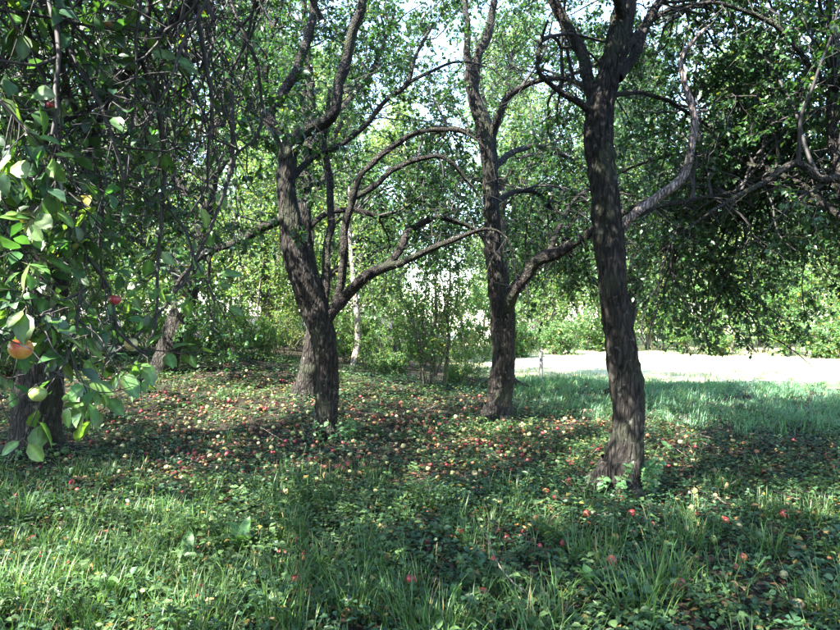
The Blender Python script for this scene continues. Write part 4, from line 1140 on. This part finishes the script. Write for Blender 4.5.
# saplings at the wood's edge
def sapling_proto(seed, H, r0, mat, leafn):
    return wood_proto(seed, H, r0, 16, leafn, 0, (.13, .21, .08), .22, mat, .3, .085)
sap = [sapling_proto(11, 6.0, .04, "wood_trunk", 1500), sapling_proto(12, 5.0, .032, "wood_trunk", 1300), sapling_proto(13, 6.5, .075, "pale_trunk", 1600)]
saps = [(240, 16.5, 0, "slim dark sapling rising between the leaning trunk and the forked tree"), (263, 15.5, 1, "thin sapling just beside the forked tree's outer edge"),
        (350, 15.0, 2, "pale sunlit young trunk right behind the forked tree"), (212, 17.5, 1, "thin sapling beside the leaning trunk at the wood's edge"),
        (228, 19, 0, "sapling set back in the thicket near the leaning trunk"), (390, 18, 1, "thin sapling under the mossy arching limb"),
        (278, 18.5, 0, "distant sapling seen under the long low limb"), (120, 17, 0, "sapling behind the drooping twigs beside the thick trunk"),
        (465, 18.5, 1, "thin sapling close behind the tree with the rising limb"), (85, 15, 1, "thin young tree between the thick trunk and the thicket")]
for i, (px, y, k, lab) in enumerate(saps):
    o = plant(k, (px - CX) / F_PX * y, y, rw.uniform(.85, 1.1), lab, "saplings at the edge of the wood", sap)
    for c in o.children: pass
    o.name = "sapling"

# shrubs
def shrub_proto(seed, H, nst, leafn, tint, lsz=.06, lean=.35, name="shrub"):
    r = np.random.default_rng(seed)
    o = empty(name)
    a = r.uniform(0, 6.28, nst)
    P0 = np.stack([np.cos(a) * .12, np.sin(a) * .12, np.full(nst, -.08)], 1)
    B = grow(P0, np.stack([np.cos(a) * lean, np.sin(a) * lean, np.ones(nst)], 1), H * r.uniform(.6, 1.1, nst), 10, .10, .02, r)
    p, dd, i, t = spawn(B, 9, .15, 1, .7, .8, 0, r)
    W = grow(p, dd, H * r.uniform(.12, .3, len(p)), 6, .2, .04, r)
    p, dd, i, t = spawn(W, 4, .2, 1, .6, .9, 0, r)
    S = grow(p, dd, H * r.uniform(.04, .12, len(p)), 3, .25, .02, r)
    g = Geo(); g.add(*_tq(tube_batch(B, np.linspace(1, .3, 11)[None] * np.full((nst, 1), .012 * max(1, H / 2)), 6)))
    g.add(*_tq(tube_batch(W, np.linspace(1, .4, 7)[None] * np.full((len(W), 1), .005), 4))); g.add(*_tq(tube_batch(S, np.full(S.shape[:2], .002), 3)))
    g.obj("stems", M["wood_trunk"], o)
    p, dd, i, t = spawn(S, max(1, leafn // len(S)), .1, 1, .4, 1, -.15, r)
    p = p + r.normal(0, .012 * H, p.shape)
    n = len(p); Ls = lsz * r.uniform(.6, 1.3, n)
    g = Geo(); leaves(g, TP4, p, dd, unit(np.array([0, 0, 1.0]) + r.normal(0, .5, (n, 3))), Ls, Ls * .6, tints(n, tint, .25, .06, r))
    tag(g.obj("foliage", M["forest_leaf"], o), kind="stuff")
    return o
shr = [shrub_proto(31, 1.5, 12, 4200, (.08, .17, .055)), shrub_proto(32, 2.1, 12, 4800, (.10, .18, .06)), shrub_proto(33, 1.0, 14, 3600, (.09, .17, .07)), shrub_proto(34, 1.7, 10, 2200, (.13, .16, .06), .055)]
shrubs = [(180, 15.2, 0, .9), (205, 14.6, 2, 1.0), (232, 15.5, 1, .8), (258, 14.5, 0, .8), (283, 15.6, 3, .9), (370, 15.4, 1, .7), (392, 14.6, 2, .8), (345, 16.2, 0, 1.0), (458, 14.8, 2, .7), (470, 16, 1, .6),
          (150, 17, 1, 1.2), (120, 14.5, 0, 1.1), (80, 13.5, 3, 1.1), (40, 12.5, 1, 1.0), (5, 12, 0, 1.1), (300, 18, 1, 1.2), (220, 18, 1, 1.3), (400, 18, 1, 1.1), (260, 19.5, 3, 1.5), (340, 20, 3, 1.4), (440, 17.5, 3, 1.0), (-40, 11, 1, 1.1), (-90, 10, 0, 1.2)]
shrubs.sort(key=lambda q: q[1])
for i, (px, y, k, s) in enumerate(shrubs):
    plant(k, (px - CX) / F_PX * y, y, s, gap_label("leafy undergrowth shrub", (px - CX) / F_PX * y, y), "undergrowth shrubs along the wood's edge", shr)["category"] = "shrub"
for i, (px, y, s) in enumerate(sorted(((560, 27.5, 1.9), (620, 30, 1.8), (690, 28, 2.1), (760, 29, 1.9), (830, 25, 2.0), (515, 26, 2.0), (655, 30.5, 2.3), (725, 27, 2.0), (795, 26.5, 2.2), (590, 30.5, 2.2), (535, 31, 2.2), (480, 27, 2.0), (450, 25, 2.0), (865, 28, 2.2)))):
    plant(int(px) % 3, (px - CX) / F_PX * y, y, s, "pale shrub on the bright field's far edge, %s counting from the wood" % ORD[i], "shrubs along the field's far edge", shr)["category"] = "shrub"
# the dense multi-stemmed bush between forked tree and tree E
bush = shrub_proto(41, 3.0, 11, 4600, (.055, .125, .04), .06, .10, "bush")
bx, by = at(428, 380, 13.6)[:2]
bush.location = (bx, by, float(ground_z(bx, by))); tag(bush, "dark multi-stemmed bush standing alone between the two middle apple trees", "bush")
b2 = wood_proto(43, 4.6, .045, 12, 900, 0, (.08, .16, .05), .2, "wood_trunk", .3, .07); b2.name = "young_tree"
b2.location = (bx + .32, by + .1, float(ground_z(bx, by))); b2.rotation_euler = (0, .14, .3); tag(b2, "slender young tree leaning out of the dark multi-stemmed bush", "tree")
b3 = wood_proto(44, 4.9, .05, 12, 900, 0, (.08, .16, .05), .2, "wood_trunk", .35, .07); b3.name = "young_tree"
b3.location = (bx + .02, by + .2, float(ground_z(bx, by))); tag(b3, "straight young tree rising out of the dark multi-stemmed bush", "tree")

# pale post at the field's edge
pp = at(541, 372, 17.0)
po = empty("fence_post", (float(pp[0]), float(pp[1]), float(ground_z(pp[0], pp[1])))); tag(po, "pale weathered fence post at the near edge of the bright field", "post")
P = np.array([[0, 0, -.2, .05], [.005, 0, .3, .049], [0, .004, .55, .047], [.01, 0, .72, .046]])
g = Geo(); bark_tube(g, catmull(P, 20), 10, .03, .002, 0, 3.3, .004); g.obj("shaft", M["post"], po)
v, q = tube_batch(np.array([[[.01, 0, .70], [.01, 0, .74]]]), np.array([[.055, .03]]), 10)
Geo().add(v, [[10, 10 + a, 11 + a] for a in range(1, 9)], q).obj("cap", M["post"], po)
#print("TRIS", sum(len(m.loop_triangles) or sum(max(0, len(p.vertices) - 2) for p in m.polygons) for m in bpy.data.meshes if len(m.polygons) < 2000) , sum(len(m.polygons) for m in bpy.data.meshes))

for key, tr in (("A", trA), ("B", trB), ("C", trC), ("D", trD), ("E", trE), ("F", trF), ("G", trG), ("H", trH)):
    rebase(TREES[key], tr[0, :3])
for key, x, y, rz, lab in (("G", 8.6, 9.2, 2.6, "orchard tree beyond the edge tree, its dark crown hanging over the meadow"),
                           ("G", 6.5, 8.4, 1.2, "orchard tree just outside the frame, its dark crown behind the edge tree"),
                           ("G", 9.0, 12.4, 4.4, "farther orchard tree whose drooping crown overhangs the tall grass"),
                           ("C", 3.95, 13.2, 3.6, "farther orchard tree directly behind the rough-barked trunk, low crown over the meadow"),
                           ("E", 1.85, 15.0, 0.5, "farther orchard tree directly behind the tree with the rising limb"),
                           ("A", -6.9, 5.9, 3.9, "unseen orchard tree added outside the frame to shade the ground by the thick trunk"),  # copy added out of view to throw shade on the ground
                           ("G", -6.3, 4.1, 0.5, "unseen orchard tree added between the near tree and thick trunk for shade"),  # another unseen copy, added to shade the near ground
                           ("A", -7.6, 10.6, 2.0, "orchard tree farther off past the thick dark trunk"),
                           ("C", -2.35, 15.4, 0.6, "farther orchard tree directly behind the forked trunk")):
    o = copy_tree(TREES[key])
    o.location = (x, y, float(ground_z(x, y)) - .02); o.rotation_euler = (0, 0, rz)
    tag(o, lab)

for key, x, y, rz in (("A", -5.2, -4.0, 1.0), ("E", 0.8, -6.5, 2.0), ("G", 5.6, -3.6, 1.3), ("G", 8.2, 2.4, 0.4), ("A", -9.5, 0.5, 5.0), ("G", -3.0, -10.5, 3.0), ("A", 4.5, -10.0, 0.3), ("E", 10.0, -3.0, 4.0), ("C", -9.5, -6.0, 1.5)):  # unseen copies added to block low sky light around the camera
    o = copy_tree(TREES[key])
    o.location = (x, y, float(ground_z(x, y)) - .02); o.rotation_euler = (0, 0, rz)
    tag(o, "unseen orchard apple tree added behind or beside the viewpoint to block low sky light", group="unseen orchard trees added for shade")
